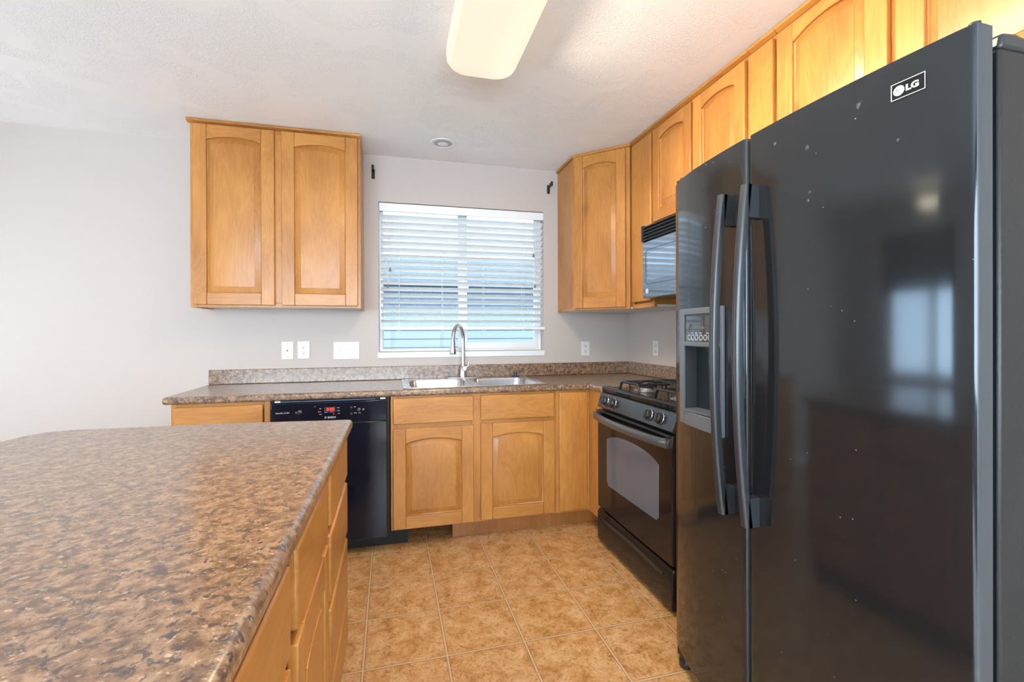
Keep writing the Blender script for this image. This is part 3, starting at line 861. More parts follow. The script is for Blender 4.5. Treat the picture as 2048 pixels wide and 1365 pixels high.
def seg7(m, ch, x, z, w, h, t):
    S = {'0': 'abcdef', ':': ''}[ch]
    y0_, y1_ = yf - .0012, yf - .0007
    bars = dict(a=(x, x + w, z + h - t, z + h), d=(x, x + w, z, z + t), f=(x, x + t, z + h / 2, z + h), b=(x + w - t, x + w, z + h / 2, z + h),
                e=(x, x + t, z, z + h / 2), c=(x + w - t, x + w, z, z + h / 2))
    for s in S:
        a, b, c, d = bars[s]; m.box(a, b, y0_, y1_, c, d)
    if ch == ':':
        for zz in (z + h * .25, z + h * .65): m.box(x, x + t, y0_, y1_, zz, zz + t)
mb = MB(); zz = .8135
seg7(mb, '0', -2.1595, zz, .0085, .0165, .0024); seg7(mb, ':', -2.1475, zz, 0, .0165, .0026)
seg7(mb, '0', -2.1425, zz, .0085, .0165, .0024); seg7(mb, '0', -2.1305, zz, .0085, .0165, .0024)
obj('clock_digits', mb, M['red'], disp)['label'] = 'glowing red digits reading 0:00'
for x, z in ((-2.201, .810), (-2.125, .796)):
    mb = MB(); mb.lathe((x, yf, z), [(.0028, 0), (.0025, -.0012)], 'y', 10)
    obj('indicator_light', mb, M['red'], pnl)
mb = MB()
for x, z, w in ((-2.197, .826, .010), (-2.197, .810, .008), (-2.198, .795, .013), (-2.108, .827, .014), (-2.108, .811, .015), (-2.103, .796, .010),
                (-2.019, .828, .009), (-2.019, .794, .014), (-1.996, .794, .012), (-1.974, .815, .009), (-1.974, .810, .008), (-2.222, .838, .006), (-2.316, .812, .005), (-2.316, .807, .005), (-2.172, .8045, .015), (-2.145, .8055, .022)):
    mb.box(x, x + w, yf - .0005, yf, z, z + .0028)
obj('button_marks', mb, M['grey'], pnl)['kind'] = 'stuff'
for x, z, r in ((-2.296, .811, .0125), (-2.033, .827, .006), (-2.033, .793, .006), (-1.993, .813, .010)):
    mb = MB(); mb.lathe((x, yf, z), [(r, 0), (r, -.002), (r * .85, -.003)], 'y', 20)
    obj('button', mb, M['blacks'], pnl)
text('tub_lettering', 'SilencePlus 50 dBA', DWM(-2.414, .8085), .0088, M['print'], pnl)
text('maker_lettering', 'BOSCH', DWM(-2.155, .7735), .0125, M['silver'], pnl, bold=.0003)
mb = MB()
for a in range(24):
    t0, t1 = 2 * math.pi * a / 24, 2 * math.pi * (a + 1) / 24
    r0, r1 = .0046, .0056
    mb.prism3([(-2.166 + r * math.cos(t), yf, .778 + r * math.sin(t)) for r, t in ((r0, t0), (r1, t0), (r1, t1), (r0, t1))], (0, -.0006, 0))
mb.box(-2.1685, -2.1675, yf - .0006, yf, .775, .781); mb.box(-2.1645, -2.1635, yf - .0006, yf, .775, .781); mb.box(-2.1675, -2.1645, yf - .0006, yf, .7775, .7785)
obj('emblem', mb, M['silver'], pnl)

# ------------------------------------------------------------------ wall plates
def cover(x, z, w, h, label, name, cat, mat, mtx, group=None):
    t = thing(name, label, cat, mtx @ Vector((x, z - h / 2, 0)), group)
    m = MB(mtx); m.box(x - w / 2, x + w / 2, z - h / 2, z + h / 2, .0005, .006)
    obj('cover_plate', m, mat, t, bevel=.003)
    return t
def receptacle(t, x, z, mtx):
    for dz in (.0195, -.0195):
        m = MB(mtx)
        pts = []
        for k in range(24):
            a = 2 * math.pi * k / 24
            pts.append((x + max(-.0145, min(.0145, .0175 * math.cos(a))), z + dz + .0145 * math.sin(a)))
        m.prism(pts, .006, .0085)
        r = obj('receptacle_face', m, M['plate'], t)
        m = MB(mtx)
        m.box(x - .0075, x - .0050, z + dz - .002, z + dz + .008, .0085, .0089)
        m.box(x + .0050, x + .0075, z + dz - .002, z + dz + .006, .0085, .0089)
        m.prism([(x - .003, z + dz - .009), (x + .003, z + dz - .009), (x + .003, z + dz - .005), (x, z + dz - .003), (x - .003, z + dz - .005)], .0085, .0089)
        obj('slots', m, M['slot'], r)
    m = MB(mtx); m.prism([(x + .003 * math.cos(a * math.pi / 5), z + .003 * math.sin(a * math.pi / 5)) for a in range(10)], .006, .007)
    obj('screw', m, M['cord'], t)
BW = XZ(0); RW = Matrix(((0, 0, -1, 0), (-1, 0, 0, 0), (0, 1, 0, 0), (0, 0, 0, 1)))   # (toward camera, z, out from the right wall)
t = cover(-2.478, 1.123, .072, .116, 'ivory phone jack plate, leftmost of the plates above the counter', 'phone_jack', 'wall plate', M['ivory'], BW)
mb = MB(BW); mb.box(-2.4865, -2.4695, 1.114, 1.131, .006, .0075)
j = obj('jack', mb, M['ivory'], t, bevel=.001)
mb = MB(BW); mb.prism([(-2.483, 1.127), (-2.473, 1.127), (-2.473, 1.122), (-2.4755, 1.118), (-2.4805, 1.118), (-2.483, 1.122)], .0075, .0079)
obj('socket', mb, M['slot'], j)
for dz in (.042, -.042):
    mb = MB(BW); mb.prism([(-2.478 + .003 * math.cos(a * math.pi / 5), 1.123 + dz + .003 * math.sin(a * math.pi / 5)) for a in range(10)], .006, .007)
    obj('screw', mb, M['tassel'], t)
t = cover(-2.380, 1.125, .076, .116, 'white wall outlet beside the phone jack', 'wall_outlet', 'outlet', M['plate'], BW); receptacle(t, -2.380, 1.125, BW)
t = cover(-.376, 1.111, .070, .112, 'white wall outlet right of the window below the corner cabinet', 'wall_outlet', 'outlet', M['plate'], BW); receptacle(t, -.376, 1.111, BW)
t = cover(.386, 1.120, .074, .110, 'white wall outlet on the right wall above the stove counter', 'wall_outlet', 'outlet', M['plate'], RW); receptacle(t, .386, 1.120, RW)
t = cover(-2.112, 1.118, .165, .118, 'white three-gang light switch plate left of the window', 'light_switch', 'light switch', M['plate'], BW)
for x in (-2.158, -2.112, -2.066):
    mb = MB(BW); mb.box(x - .0055, x + .0055, 1.106, 1.130, .0055, .0075)
    s = obj('switch_slot', mb, M['cord'], t)
    mb = MB(BW); mb.box(x - .004, x + .004, 1.118, 1.127, .0075, .016)
    obj('toggle', mb, M['plate'], s, bevel=.001)
    for dz in (.030, -.030):
        mb = MB(BW); mb.prism([(x + .003 * math.cos(a * math.pi / 5), 1.118 + dz + .003 * math.sin(a * math.pi / 5)) for a in range(10)], .006, .007)
        obj('screw', mb, M['cord'], t)

# ------------------------------------------------------------------ gas range
RY_0, RY_1 = -.788, -1.550      # far side, near side
rg = thing('gas_range', 'black freestanding gas range between corner counter and refrigerator', 'stove', (-.33, (RY_0 + RY_1) / 2, 0))
mb = MB(); mb.box(-.600, -.012, RY_1, RY_0, .03, .885)
obj('body', mb, M['blacks'], rg)
mb = MB(); mb.prism3([(-.604, RY_0, .884), (-.612, RY_0, .908), (-.600, RY_0, .920), (-.560, RY_0, .918), (-.540, RY_0, .908), (-.11, RY_0, .908), (-.10, RY_0, .918), (-.012, RY_0, .918), (-.012, RY_0, .884)], (0, RY_1 - RY_0, 0))
obj('cooktop', mb, M['black'], rg, bevel=.004)
mb = MB(); mb.box(-.085, -.012, RY_1, RY_0, .9185, 1.000)
obj('backguard', mb, M['black'], rg, bevel=.012, seg=3)
mb = MB(); mb.prism3([(-.601, RY_0, .883), (-.616, RY_0, .883), (-.642, RY_0, .800), (-.601, RY_0, .800)], (0, RY_1 - RY_0, 0))
cp = obj('control_panel', mb, plain('panel_black_satin', (.016, .021, .027), .2, spec=.8), rg, bevel=.003)
pd = Vector((-.083, 0, .026)).normalized()
for y in (-.885, -.978, -1.345, -1.440):
    c = Vector((-.6295, y, .843))
    ang = Matrix.Translation(c) @ Vector((0, 0, 1)).rotation_difference(Vector((-.954, 0, .299))).to_matrix().to_4x4()
    mb = MB(ang); mb.lathe((0, 0, 0), [(.029, .0), (.029, .004), (.023, .006), (.0215, .020), (.019, .023)], 'z', 24)
    k = obj('knob', mb, M['blacks'], cp)
    mb = MB(ang); mb.lathe((0, 0, 0), [(.0295, .0005), (.0305, .003), (.0295, .0045)], 'z', 28, caps=False)
    obj('knob_ring', mb, M['steel'], k)
    mb = MB(ang); mb.box(-.020, .020, -.005, .005, .021, .032)
    obj('knob_grip', mb, M['blacks'], k, bevel=.003)
    mb = MB(ang)
    for q in range(9):
        a = math.radians(-60 + q * 30); mb.box(.033 * math.cos(a) - .002, .033 * math.cos(a) + .002, .033 * math.sin(a) - .0012, .033 * math.sin(a) + .0012, .0005, .0012)
    obj('dial_marks', mb, M['grey'], k)
mb = MB(); mb.box(-.640, -.602, RY_1 + .001, RY_0 - .001, .212, .785)
od = obj('oven_door', mb, M['black'], rg, bevel=.008, seg=3)
# arched oven window
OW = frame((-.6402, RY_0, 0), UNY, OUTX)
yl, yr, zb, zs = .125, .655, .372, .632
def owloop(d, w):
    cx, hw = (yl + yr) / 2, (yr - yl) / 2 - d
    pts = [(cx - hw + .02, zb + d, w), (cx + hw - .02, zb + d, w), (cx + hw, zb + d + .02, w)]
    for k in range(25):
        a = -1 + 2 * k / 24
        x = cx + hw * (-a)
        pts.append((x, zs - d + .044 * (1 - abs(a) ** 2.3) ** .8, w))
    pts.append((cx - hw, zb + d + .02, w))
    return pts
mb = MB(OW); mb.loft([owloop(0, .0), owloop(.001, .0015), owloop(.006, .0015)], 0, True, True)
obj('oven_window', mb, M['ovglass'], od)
# door handle: bowed bar
pts = []
for k in range(25):
    s = k / 24; yy = RY_0 - .004 - s * (RY_0 - RY_1 - .008)
    e_ = min(s, 1 - s); bow = .024 + .036 * (1 - (2 * s - 1) ** 2)
    if e_ < .03: bow *= e_ / .03 * .6 + .4
    pts.append((-.640 - bow, yy, .752))
mb = MB(); mb.tube(pts, .017, 14, squash=(1.25, .85))
for yy in (RY_0 - .020, RY_1 + .020): mb.box(-.668, -.640, yy - .018, yy + .018, .732, .772)
obj('door_handle', mb, plain('handle_satin', (.05, .06, .07), .24, spec=.8), od)
mb = MB(); mb.box(-.652, -.6405, RY_1 + .006, RY_0 - .006, .776, .784)
obj('vent_lip', mb, M['blacks'], od, bevel=.002)
mb = MB(); mb.prism3([(-.601, RY_0 - .001, .018), (-.637, RY_0 - .001, .018), (-.642, RY_0 - .001, .03), (-.642, RY_0 - .001, .180), (-.632, RY_0 - .001, .200), (-.601, RY_0 - .001, .200)], (0, RY_1 - RY_0 + .002, 0))
dr = obj('drawer', mb, M['black'], rg, bevel=.005)
mb = MB(frame((-.6422, RY_0, 0), UNY, OUTX))
pl = []
for k in range(21): 
    a = -1 + k / 10; pl.append((.381 + .31 * a, .172 - .012 * a * a, ))
po = [(x, y + .0) for x, y in pl] + [(x, y - .022 + .010 * abs((x - .381) / .31) ** 3) for x, y in reversed(pl)]
mb.prism(po, 0, .004)
obj('pull_lip', mb, M['blacks'], dr, bevel=.0015)
for yy in (RY_0 - .05, RY_1 + .05):
    for xx in (-.55, -.08):
        mb = MB(); mb.lathe((xx, yy, 0), [(.018, .001), (.018, .03)], 'z', 12)
        obj('foot', mb, M['blackm'], rg)
for gx, gy, br in ((-.435, -.985, .042), (-.435, -1.355, .048), (-.205, -.985, .036), (-.205, -1.355, .042)):
    mb = MB(); mb.lathe((gx, gy, .9085), [(br + .028, 0), (br + .026, .004), (br, .006), (br - .004, .016), (br - .004, .018)], 'z', 24)
    b = obj('burner', mb, M['burner'], rg)
    mb = MB(); mb.lathe((gx, gy, .9265), [(br, .0002), (br + .001, .005), (br - .008, .010)], 'z', 24)
    obj('burner_cap', mb, M['iron'], b)
    mb = MB(); g = .108; zt = .953
    def bar(p, q): mb.tube([p, q], .0072, 6)
    hx = .102
    for sx in (-1, 1):
        # bent side bars standing on the cooktop
        mb.tube([(gx + sx * hx, gy + g, .914), (gx + sx * hx, gy + g - .012, zt - .012), (gx + sx * hx, gy + g - .024, zt), (gx + sx * hx, gy - g + .024, zt),
                 (gx + sx * hx, gy - g + .012, zt - .012), (gx + sx * hx, gy - g, .914)], .0072, 8)
        bar((gx + sx * hx, gy, zt), (gx + sx * .030, gy, zt))
        mb.tube([(gx + sx * hx, gy, zt), (gx + sx * hx, gy, .915)], .006, 6)
    for sy in (-1, 1):
        bar((gx - hx, gy + sy * (g - .024), zt - .002), (gx + hx, gy + sy * (g - .024), zt - .002))
        bar((gx, gy + sy * (g - .024), zt), (gx, gy + sy * .030, zt))
    obj('grate', mb, M['iron'], rg)

# ------------------------------------------------------------------ microwave
MY0, MY1, MZ0, MZ1, MX = -.888, -1.640, 1.432, 1.852, -.400
mw = thing('microwave', 'black over-the-range microwave under the maple cabinet', 'microwave', (-.2, -1.26, MZ0))
mb = MB(); mb.box(MX + .022, -.004, MY1, MY0, MZ0 + .004, MZ1)
obj('body', mb, M['blacks'], mw, bevel=.003)
mb = MB(); mb.box(MX, MX + .0215, MY1 + .19, MY0 - .003, MZ0, 1.760)
md = obj('door', mb, plain('microwave_door', (.26, .31, .37), .07, metal=.85), mw, bevel=.006)
mb = MB(); mb.box(MX, MX + .0215, MY1, MY1 + .187, MZ0, 1.760)
obj('control_panel', mb, M['black'], mw, bevel=.006)
mb = MB(frame((MX, MY0, 0), UNY, OUTX))
lp = [(p[0], p[1]) for p in rrect(.037, .520, 1.510, 1.709, .022, 0)]
lpi = [(p[0], p[1]) for p in rrect(.0395, .5175, 1.5125, 1.7065, .0205, 0)]
mb.loft([[(x, y, .0002) for x, y in lp], [(x, y, .0008) for x, y in lp], [(x, y, .0008) for x, y in lpi], [(x, y, .0002) for x, y in lpi]], 0)
obj('window_outline', mb, M['slot'], md)
mb = MB(frame((MX, MY0, 0), UNY, OUTX)); w2 = rrect(.056, .50, 1.535, 1.690, .012, .0)
mb.loft([[(x, y, .0002) for x, y, _ in w2], [(x, y, .0006) for x, y, _ in w2]], 0, True, True)
obj('door_window', mb, M['mwglass'], md)
mb = MB(frame((MX, MY0, 0), UNY, OUTX)); mb.lathe((.052, 1.472, 0), [(.0145, .0003), (.0145, .0015), (.0125, .002)], 'z', 24)
obj('badge', mb, M['silver'], md)
mb = MB(); mb.tube([(MX - .028, MY1 + .222, 1.475), (MX - .034, MY1 + .222, 1.60), (MX - .028, MY1 + .222, 1.735)], .011, 10)
mb.box(MX - .03, MX, MY1 + .212, MY1 + .232, 1.468, 1.486); mb.box(MX - .03, MX, MY1 + .212, MY1 + .232, 1.722, 1.740)
obj('handle', mb, M['handle'], md)
vt = MB(); vt.box(MX + .010, MX + .0218, MY1, MY0, 1.7605, MZ1); vt.box(MX - .006, MX + .010, MY0 - .020, MY0, 1.7605, MZ1); vt.box(MX - .006, MX + .010, MY1, MY1 + .02, 1.7605, MZ1)
vg = obj('vent_grille', vt, M['blackm'], mw)
for k in range(5):
    zz = 1.7635 + k * .0185
    mb = MB(); mb.prism3([(MX - .007, MY0 - .0205, zz), (MX - .007, MY0 - .0205, zz + .004), (MX + .0095, MY0 - .0205, zz + .013), (MX + .0095, MY0 - .0205, zz + .009)], (0, MY1 - MY0 + .041, 0))
    obj('louver', mb, M['blacks'], vg)

# ------------------------------------------------------------------ refrigerator
YC, RF, XM = -2.280, 3.1, -.844
FY0, FY1, SEAM = -1.774, -2.735, -2.222        # far edge, near edge, gap between the doors
XE = -.770                                     # back of the doors
fr = thing('refrigerator', 'large black side-by-side refrigerator with ice and water dispenser', 'refrigerator', (-.4, YC, 0))
mb = MB(); mb.box(-.745, -.03, FY1 + .004, -1.814, .03, 1.755)
obj('body', mb, M['fside'], fr, bevel=.006)
mb = MB(); mb.box(-.770, -.7455, FY1 + .02, -1.83, .08, 1.74)
obj('door_gasket', mb, M['blackm'], fr)
XD = -.7705
def xf(y): return XM + (y - YC) ** 2 / (2 * RF) + .53 * max(0, y - YC - .285) ** 2
def prof(y0, y1, d=0.0, n=18, r=.011):
    """door outline seen from above: curved front, rounded front corners"""
    pts = []
    for k in range(n + 1):
        y = y0 + (y1 - y0) * k / n; pts.append((xf(y) , y))
    q = []
    for (x, y) in pts:
        e = min(abs(y - y0), abs(y - y1)); 
        q.append((x, y))
    def corner(y, s):
        out = []
        for k in range(6):
            a = math.pi / 2 * k / 5
            out.append((xf(y) + r - r * math.cos(a) if False else xf(y) + r * (1 - math.sin(a)), y + s * r * (1 - math.cos(a))))
        return out
    s = -1 if y1 < y0 else 1
    c0 = corner(y0, s); c1 = list(reversed(corner(y1, -s)))
    mid = [p for p in q if abs(p[1] - y0) > r and abs(p[1] - y1) > r]
    return [(XD, y0)] + c0 + mid + c1 + [(XD, y1)]
def door_mesh(y0, y1, z0, z1, hole=None):
    m = MB()
    if not hole:
        P = prof(y0, y1)
        m.loft([[(x, y, z) for x, y in P] for z in (z0, z0 + .005, z1 - .005, z1)], 0, True, True)
        return m
    ha, hb, hz0, hz1 = hole
    # whole bands above and below the dispenser, side strips at its height
    P = prof(y0, y1)
    m.loft([[(x, y, z) for x, y in P] for z in (z0, hz0)], 0, True, True)
    m.loft([[(x, y, z) for x, y in P] for z in (hz1, z1)], 0, True, True)
    A_ = [p for p in P if p[1] > ha][:-0 or None]
    A_ = [(XD, y0)] + [p for p in P[1:-1] if p[1] > ha] + [(xf(ha), ha), (XD, ha)]
    B_ = [(XD, hb), (xf(hb), hb)] + [p for p in P[1:-1] if p[1] < hb] + [(XD, y1)]
    for S in (A_, B_): m.loft([[(x, y, z) for x, y in S] for z in (hz0, hz1)], 0, True, True)
    m.box(XD, XD + .004, hb, ha, hz0, hz1)
    bmesh.ops.remove_doubles(m.bm, verts=m.bm.verts, dist=.00005)
    return m
DT, DB = 1.787, .075
DH = (-1.900, -2.115, .967, 1.189)
dl = obj('freezer_door', door_mesh(FY0, SEAM + .006, DB, DT, DH), [M['fridge'], M['fedge']], fr)
drr = obj('refrigerator_door', door_mesh(SEAM - .006, FY1, DB, DT), [M['fridge'], M['fedge']], fr)
for d_ in (dl, drr):                             # satin plastic edges round the glossy steel face
    for p_ in d_.data.polygons:
        if p_.normal.x > -.5: p_.material_index = 1
mb = MB(); mb.box(-.775, -.7712, SEAM - .0055, SEAM + .0055, DB, DT - .004)
obj('center_gap', mb, M['blackm'], fr)
# handles: bowed bars on end blocks
def fhandle(y, parent):
    m = MB(); xb = xf(y); z0_, z1_ = .705, 1.640; n = 28; hw = .0120
    loops = []
    for k in range(n + 1):
        s = k / n; z = z0_ + (z1_ - z0_) * s
        x = xb - .046 - .030 * (1 - (2 * s - 1) ** 2)
        d = .023
        prof_ = [(x + d, y - hw)] + [(x + .011 - .011 * math.sin(math.radians(a)), y - hw * math.cos(math.radians(a))) for a in range(0, 181, 20)] + [(x + d, y + hw)]
        loops.append([(a, b, z) for a, b in prof_])
    m.loft(loops, 0, True, True)
    for za, zb_ in ((z0_, z0_ + .080), (z1_ - .090, z1_)):
        m.box(xb - .034, xb + .001, y - hw, y + hw, za, zb_)
    return obj('door_handle', m, M['handle'], parent)
fhandle(-2.158, dl); fhandle(-2.255, drr)
# dispenser
dpx = lambda y: xf(y) - .010
D0, D1, Z0_, Z1_ = -1.862, -2.128, .918, 1.318
mb = MB()
ys = [D0, DH[0], (DH[0] + DH[1]) / 2, DH[1], D1]
def bent(m, ya, yb, za, zb_, out=.010, n=6, bow=0.0):
    lo = []
    for k in range(n + 1):
        y = ya + (yb - ya) * k / n; x = xf(y)
        lo.append([(x - .0003, y, za), (x - out, y, za), (x - out, y, zb_), (x - .0003, y, zb_)])
    m.loft(lo, 0, True, True)
bent(mb, D0, DH[0] + .0001, Z0_, Z1_); bent(mb, DH[1] - .0001, D1, Z0_, Z1_)
bent(mb, DH[0], DH[1], 1.297, Z1_); bent(mb, DH[0], DH[1], 1.190, 1.205); bent(mb, DH[0], DH[1], Z0_, .965)
dsp = obj('dispenser_frame', mb, M['fgrey'], dl, bevel=.002)
mb = MB(); bent(mb, DH[0] - .0005, DH[1] + .0005, 1.2055, 1.2965, .005)
scr = obj('dispenser_screen', mb, plain('glossy_screen', (.03, .033, .037), .03, spec=1.0), dl)
for y in (-1.937, -1.960, -1.984, -2.010, -2.034, -2.059):
    m = MB(frame((xf(y) - .0052, y, 1.220), UNY, OUTX))
    ring_ = lambda r, w: [(r * math.cos(2 * math.pi * k / 20), r * 1.15 * math.sin(2 * math.pi * k / 20), w) for k in range(20)]
    m.loft([ring_(.0085, 0), ring_(.0085, .0008), ring_(.0066, .0008), ring_(.0066, 0)], 0)
    obj('dispenser_button', m, M['silver'], scr)
mb = MB()
for y, w in ((-1.928, .010), (-1.951, .012), (-1.976, .012), (-2.001, .024), (-2.040, .022)):
    m = mb; m.box(xf(y) - .0062, xf(y) - .0056, y - w, y, 1.2335, 1.2365)
obj('button_marks', mb, M['grey'], scr)['kind'] = 'stuff'
# cavity: back, floor with drip grille, chute
mb = MB(); xk = XD + .001
mb.box(xk - .004, xk, DH[1] + .0005, DH[0] - .0005, DH[2] + .0005, DH[3] - .0005)
obj('dispenser_cavity', mb, plain('cavity_dark', (.010, .018, .024), .35), dl)
mb = MB()
for k in range(7):
    x = -.776 - k * .0095
    mb.box(x - .002, x + .002, DH[1] + .002, DH[0] - .002, DH[2] + .001, DH[2] + .006)
obj('drip_grille', mb, M['fgrey'], dl)
mb = MB(); cy = -2.040
mb.loft([[(-.800 + a * .024, cy + b * .030, 1.1885) for a, b in ((-1, 1), (-1, -1), (1, -1), (1, 1))], [(-.796 + a * .014, cy - .006 + b * .016, 1.158) for a, b in ((-1, 1), (-1, -1), (1, -1), (1, 1))]], 0, True, True)
obj('ice_chute', mb, plain('chute_brown', (.05, .035, .03), .4), dl)
# hinge cover, feet, badge
for yy, s in ((FY1 + .004, 1), (-1.815, -1)):
    mb = MB(); mb.prism3([(-.742, yy, 1.7555), (-.736, yy, 1.785), (-.70, yy, 1.788), (-.60, yy, 1.770), (-.60, yy, 1.7555)], (0, s * .075, 0))
    obj('hinge_cover', mb, M['blacks'], fr, bevel=.008)
    mb = MB(); mb.lathe((-.781, yy + s * .016, DT + .001), [(.009, 0), (.009, .014)], 'z', 14); mb.box(-.797, -.772, yy + s * .002, yy + s * .05, DT + .0005, DT + .006)
    obj('hinge_pin', mb, M['blacks'], fr)
for yy in (FY0 - .05, FY1 + .05):
    mb = MB(); mb.lathe((-.765, yy, 0), [(.022, .0008), (.026, .008), (.026, .030), (.020, .042)], 'z', 18)
    mb.box(-.79, -.72, yy - .02, yy + .02, .042, .0745)
    obj('foot', mb, M['blacks'], fr, bevel=.003)
mb = MB(); mb.box(-.742, -.70, FY1 + .03, FY0 - .03, .012, .03)
mb.box(-.06, -.04, FY1 + .05, FY1 + .09, .0008, .03); mb.box(-.06, -.04, FY0 - .09, FY0 - .05, .0008, .03)
obj('base_grille', mb, M['blackm'], fr)
# badge with border, face disc and letters
yb0, yb1, zb0, zb1 = -2.603, -2.661, 1.706, 1.739
ya = (yb0 + yb1) / 2
tn = Vector((1, (ya - YC) / RF, 0)); tilt = (ya - YC) / RF
uu = Vector((tilt, -1, 0)).normalized() * 1.0; uu = Vector((-(tilt), -1, 0)).normalized()
ww = Vector((-1, tilt, 0)).normalized()
BM_ = frame((xf(ya) - .0012, ya, (zb0 + zb1) / 2), uu, ww)
hw, hh_ = .0295, .0165
mb = MB(BM_); mb.box(-hw, hw, -hh_, hh_, -.0006, .0004)
bd = obj('badge', mb, M['black'], drr)
mb = MB(BM_); t_ = .0012
mb.box(-hw, hw, hh_ - t_, hh_, .0004, .001); mb.box(-hw, hw, -hh_, -hh_ + t_, .0004, .001); mb.box(-hw, -hw + t_, -hh_ + t_, hh_ - t_, .0004, .001); mb.box(hw - t_, hw, -hh_ + t_, hh_ - t_, .0004, .001)
obj('badge_border', mb, M['print'], bd)
mb = MB(BM_); mb.lathe((-.0155, 0, .0004), [(.0098, 0), (.0098, .0006)], 'z', 28)
dk = obj('emblem_disc', mb, M['print'], bd)
mb = MB(BM_)
cx = -.0155
for a in range(34):
    t0, t1 = math.radians(90 + a * 8), math.radians(90 + (a + 1) * 8)
    if a >= 31: break
    mb.prism([(cx + r * math.cos(t), r * math.sin(t)) for r, t in ((.0070, t0), (.0078, t0), (.0078, t1), (.0070, t1))], .001, .0013)
mb.box(cx - .0009, cx, -.0036, .0036, .001, .0013); mb.box(cx - .0009, cx + .0026, -.0036, -.0028, .001, .0013); mb.box(cx + .0026, cx + .0075, -.0004, .0004, .001, .0013)
mb.lathe((cx - .0038, .0022, .001), [(.0012, 0), (.0012, .0003)], 'z', 10)
obj('emblem_lines', mb, M['slot'], dk)
text('badge_lettering', 'LG', BM_ @ Matrix.Translation((-.0035, -.0058, .0008)), .0165, M['print'], bd, bold=.0006, sx=1.12)

# ------------------------------------------------------------------ island
isl_top = thing('island_countertop', 'large speckled brown laminate island top with clipped corner in the foreground', 'countertop', (-2.4, -2.2, CT0))
mb = MB(); mb.prism([(-1.958, -1.476), (-2.36, -1.436), (-2.855, -1.420), (-2.925, -1.440), (-2.958, -1.500), (-2.967, -1.580), (-2.990, -3.05), (-1.974, -3.05)], CT0, CT1)
obj('top', mb, M['granite'], isl_top, bevel=.014, seg=4)
IXF = -1.995
def island_cab(label, y0, y1, fronts):
    c = thing('island_cabinet', label, 'cabinet', (-2.3, (y0 + y1) / 2, 0), 'island cabinets')
    m = MB(); m.box(-2.62, IXF - .019, y0 + .0005, y1 - .0005, TK, CT0 - .001)
    obj('body', m, M['wv'], c)
    W_ = y1 - y0 - .001
    rects = [(0, .03, 0, hz, 1), (W_ - .03, W_, 0, hz, 1), (.03, W_ - .03, 0, .03, 0), (.03, W_ - .03, hz - .03, hz, 0), (.03, W_ - .03, .575, .605, 0)]
    if len(fronts) > 2: rects += [(.03, W_ - .03, .375, .405, 0), (.03, W_ - .03, .16, .19, 0)]
    face_frame(c, (IXF, y0 + .0005, TK), UY, OUTR, rects, mats=[M['wv'], M['wy']])
    for kind, a, b, z0_, z1_ in fronts:
        if kind == 'd': slab(c, (IXF + .0005, a, z0_), UY, OUTR, b - a, z1_ - z0_, M['wy'], bev=.006)
        else: panel_door(c, (IXF + .0005, a, z0_), UY, OUTR, b - a, z1_ - z0_, M['wy'], st=.065)
    m = MB(); m.box(-2.085, -2.070, y0 + .001, y1 - .001, .001, TK - .0005); m.box(-2.60, -2.585, y0 + .001, y1 - .001, .001, TK - .0005)
    obj('toe_kick', m, M['toe'], c)
    return c
island_cab('maple island unit of four stacked drawers at the end facing the dishwasher', -2.010, -1.505,
           [('d', -1.985, -1.520, .715, .862), ('d', -1.985, -1.520, .510, .692), ('d', -1.985, -1.520, .290, .488), ('d', -1.985, -1.520, .122, .268)])
island_cab('middle maple island unit with one drawer over an arched door', -2.470, -2.012,
           [('d', -2.441, -2.040, .715, .862), ('p', -2.441, -2.040, .122, .692)])
island_cab('nearest maple island unit with a drawer and door at the picture bottom', -2.980, -2.472,
           [('d', -2.950, -2.500, .715, .862), ('p', -2.950, -2.500, .122, .692)])
mb = MB(); mb.box(-2.640, -2.6215, -2.98, -1.505, .001, CT0 - .001)
tag(obj('island_back_panel', mb, M['wv'], None, bevel=.002, loc=(-2.63, -2.24, 0)), 'plain maple panel closing the back of the island cabinets', 'panel')

# ------------------------------------------------------------------ lights
lt = thing('ceiling_light', 'long lit fluorescent ceiling light with rounded acrylic cover', 'ceiling light', (-1.43, -1.92, H))
cxl, cyl, hx, hy = -1.436, -1.915, .150, .625
mb = MB()
LR = lambda hx_, hy_, r, z: rrect(cxl - hx_, cxl + hx_, cyl - hy_, cyl + hy_, r, z, 8)
mb.loft([LR(.150, .640, .07, H - .0005), LR(.152, .645, .075, H - .03), LR(.150, .640, .08, H - .062), LR(.136, .625, .08, H - .087), LR(.100, .590, .07, H - .098), LR(.03, .5, .02, H - .101)], 0, True, True)
m_l, t_l, b_l = new_mat('lit_acrylic')
b_l.inputs['Base Color'].default_value = (.42, .40, .36, 1); b_l.inputs['Roughness'].default_value = .2
tcl = t_l.nodes.new('ShaderNodeTexCoord'); sx = t_l.nodes.new('ShaderNodeSeparateXYZ'); t_l.links.new(tcl.outputs['Object'], sx.inputs[0])
rl = ramp(t_l, [(0.0, (1.0, .74, .53)), (.55, (1.0, .80, .60)), (.80, (1.0, .95, .72)), (1.0, (1.0, .93, .70))])
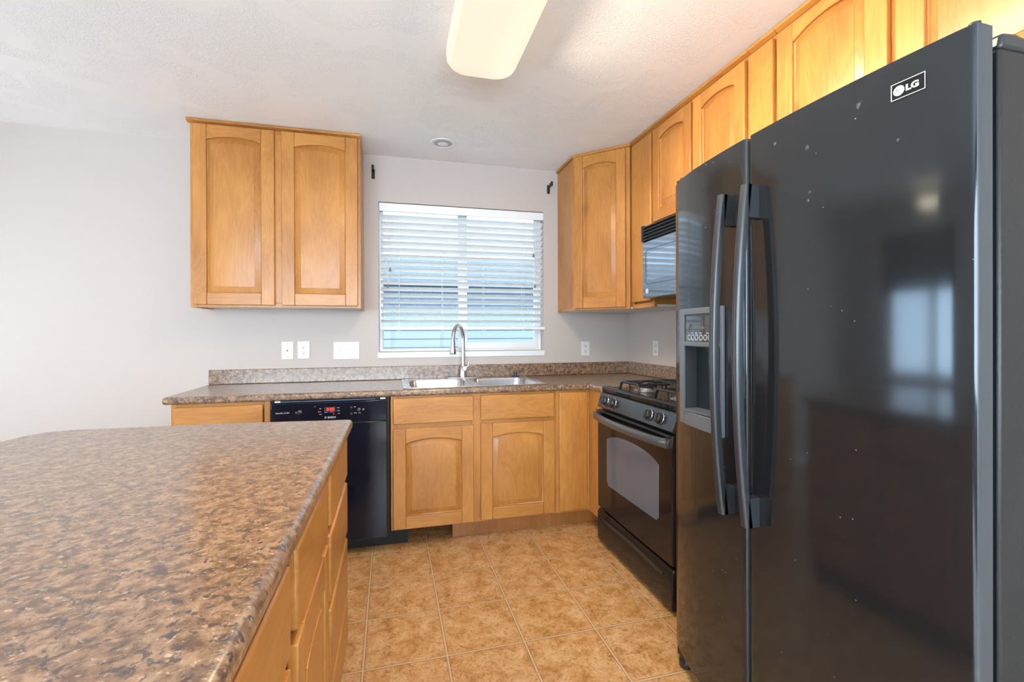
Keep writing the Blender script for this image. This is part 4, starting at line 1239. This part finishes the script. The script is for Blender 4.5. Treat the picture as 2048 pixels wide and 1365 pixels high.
mrl = t_l.nodes.new('ShaderNodeMapRange'); mrl.inputs[1].default_value = -.15; mrl.inputs[2].default_value = .15
t_l.links.new(sx.outputs[0], mrl.inputs[0]); t_l.links.new(mrl.outputs[0], rl.inputs[0]); t_l.links.new(rl.outputs[0], b_l.inputs['Emission Color'])
b_l.inputs['Emission Strength'].default_value = .57
obj('diffuser', mb, m_l, lt)
for ang, dx, en in ((0, 0, 16), (56, .172, 12), (-50, -.172, 4)):
    ld = bpy.data.lights.new('fluorescent_tube', 'AREA'); ld.shape = 'RECTANGLE'; ld.size = .20 if ang == 0 else .09; ld.size_y = 1.15
    ld.energy = en; ld.spread = math.radians(180 if ang == 0 else 115); ld.color = (1.0, .82, .58)
    lo = bpy.data.objects.new('fluorescent_tube', ld); COL.objects.link(lo); lo.parent = lt
    lo.location = (dx + .006, 0, -.108 if ang == 0 else -.075); lo.rotation_euler = (0, -math.radians(ang), 0)

rc = thing('recessed_light', 'small round recessed ceiling light above the sink, unlit', 'recessed light', (-1.492, -.311, H))
mb = MB(); q = (-1.492, -.311, H)
mb.lathe(q, [(.084, -.0005), (.083, -.004), (.066, -.006), (.060, -.003), (.060, -.0005)], 'z', 40, caps=False)
obj('trim_ring', mb, M['white'], rc)
mb = MB(); mb.lathe(q, [(.060, -.0008), (.0599, -.0012)], 'z', 32)
obj('baffle', mb, plain('baffle_grey', (.45, .45, .46), .5), rc)
mb = MB(); mb.lathe((-1.492, -.300, H), [(.034, -.0014), (.033, -.003), (.02, -.0055)], 'z', 24)
obj('bulb', mb, M['white'], rc)

dm = thing('pendant_light', 'small lit bowl pendant light hanging over the dining side', 'ceiling light', (-4.55, -1.35, H))
mb = MB(); mb.lathe((-4.55, -1.35, H), [(.06, -.0005), (.06, -.015), (.012, -.02), (.012, -.118)], 'z', 20)
obj('stem', mb, M['nickel'], dm)
mb = MB(); mb.lathe((-4.55, -1.35, H - .118), [(.05, 0), (.12, -.02), (.10, -.06), (.05, -.085), (.01, -.092)], 'z', 28)
obj('shade', mb, M['dome'], dm)
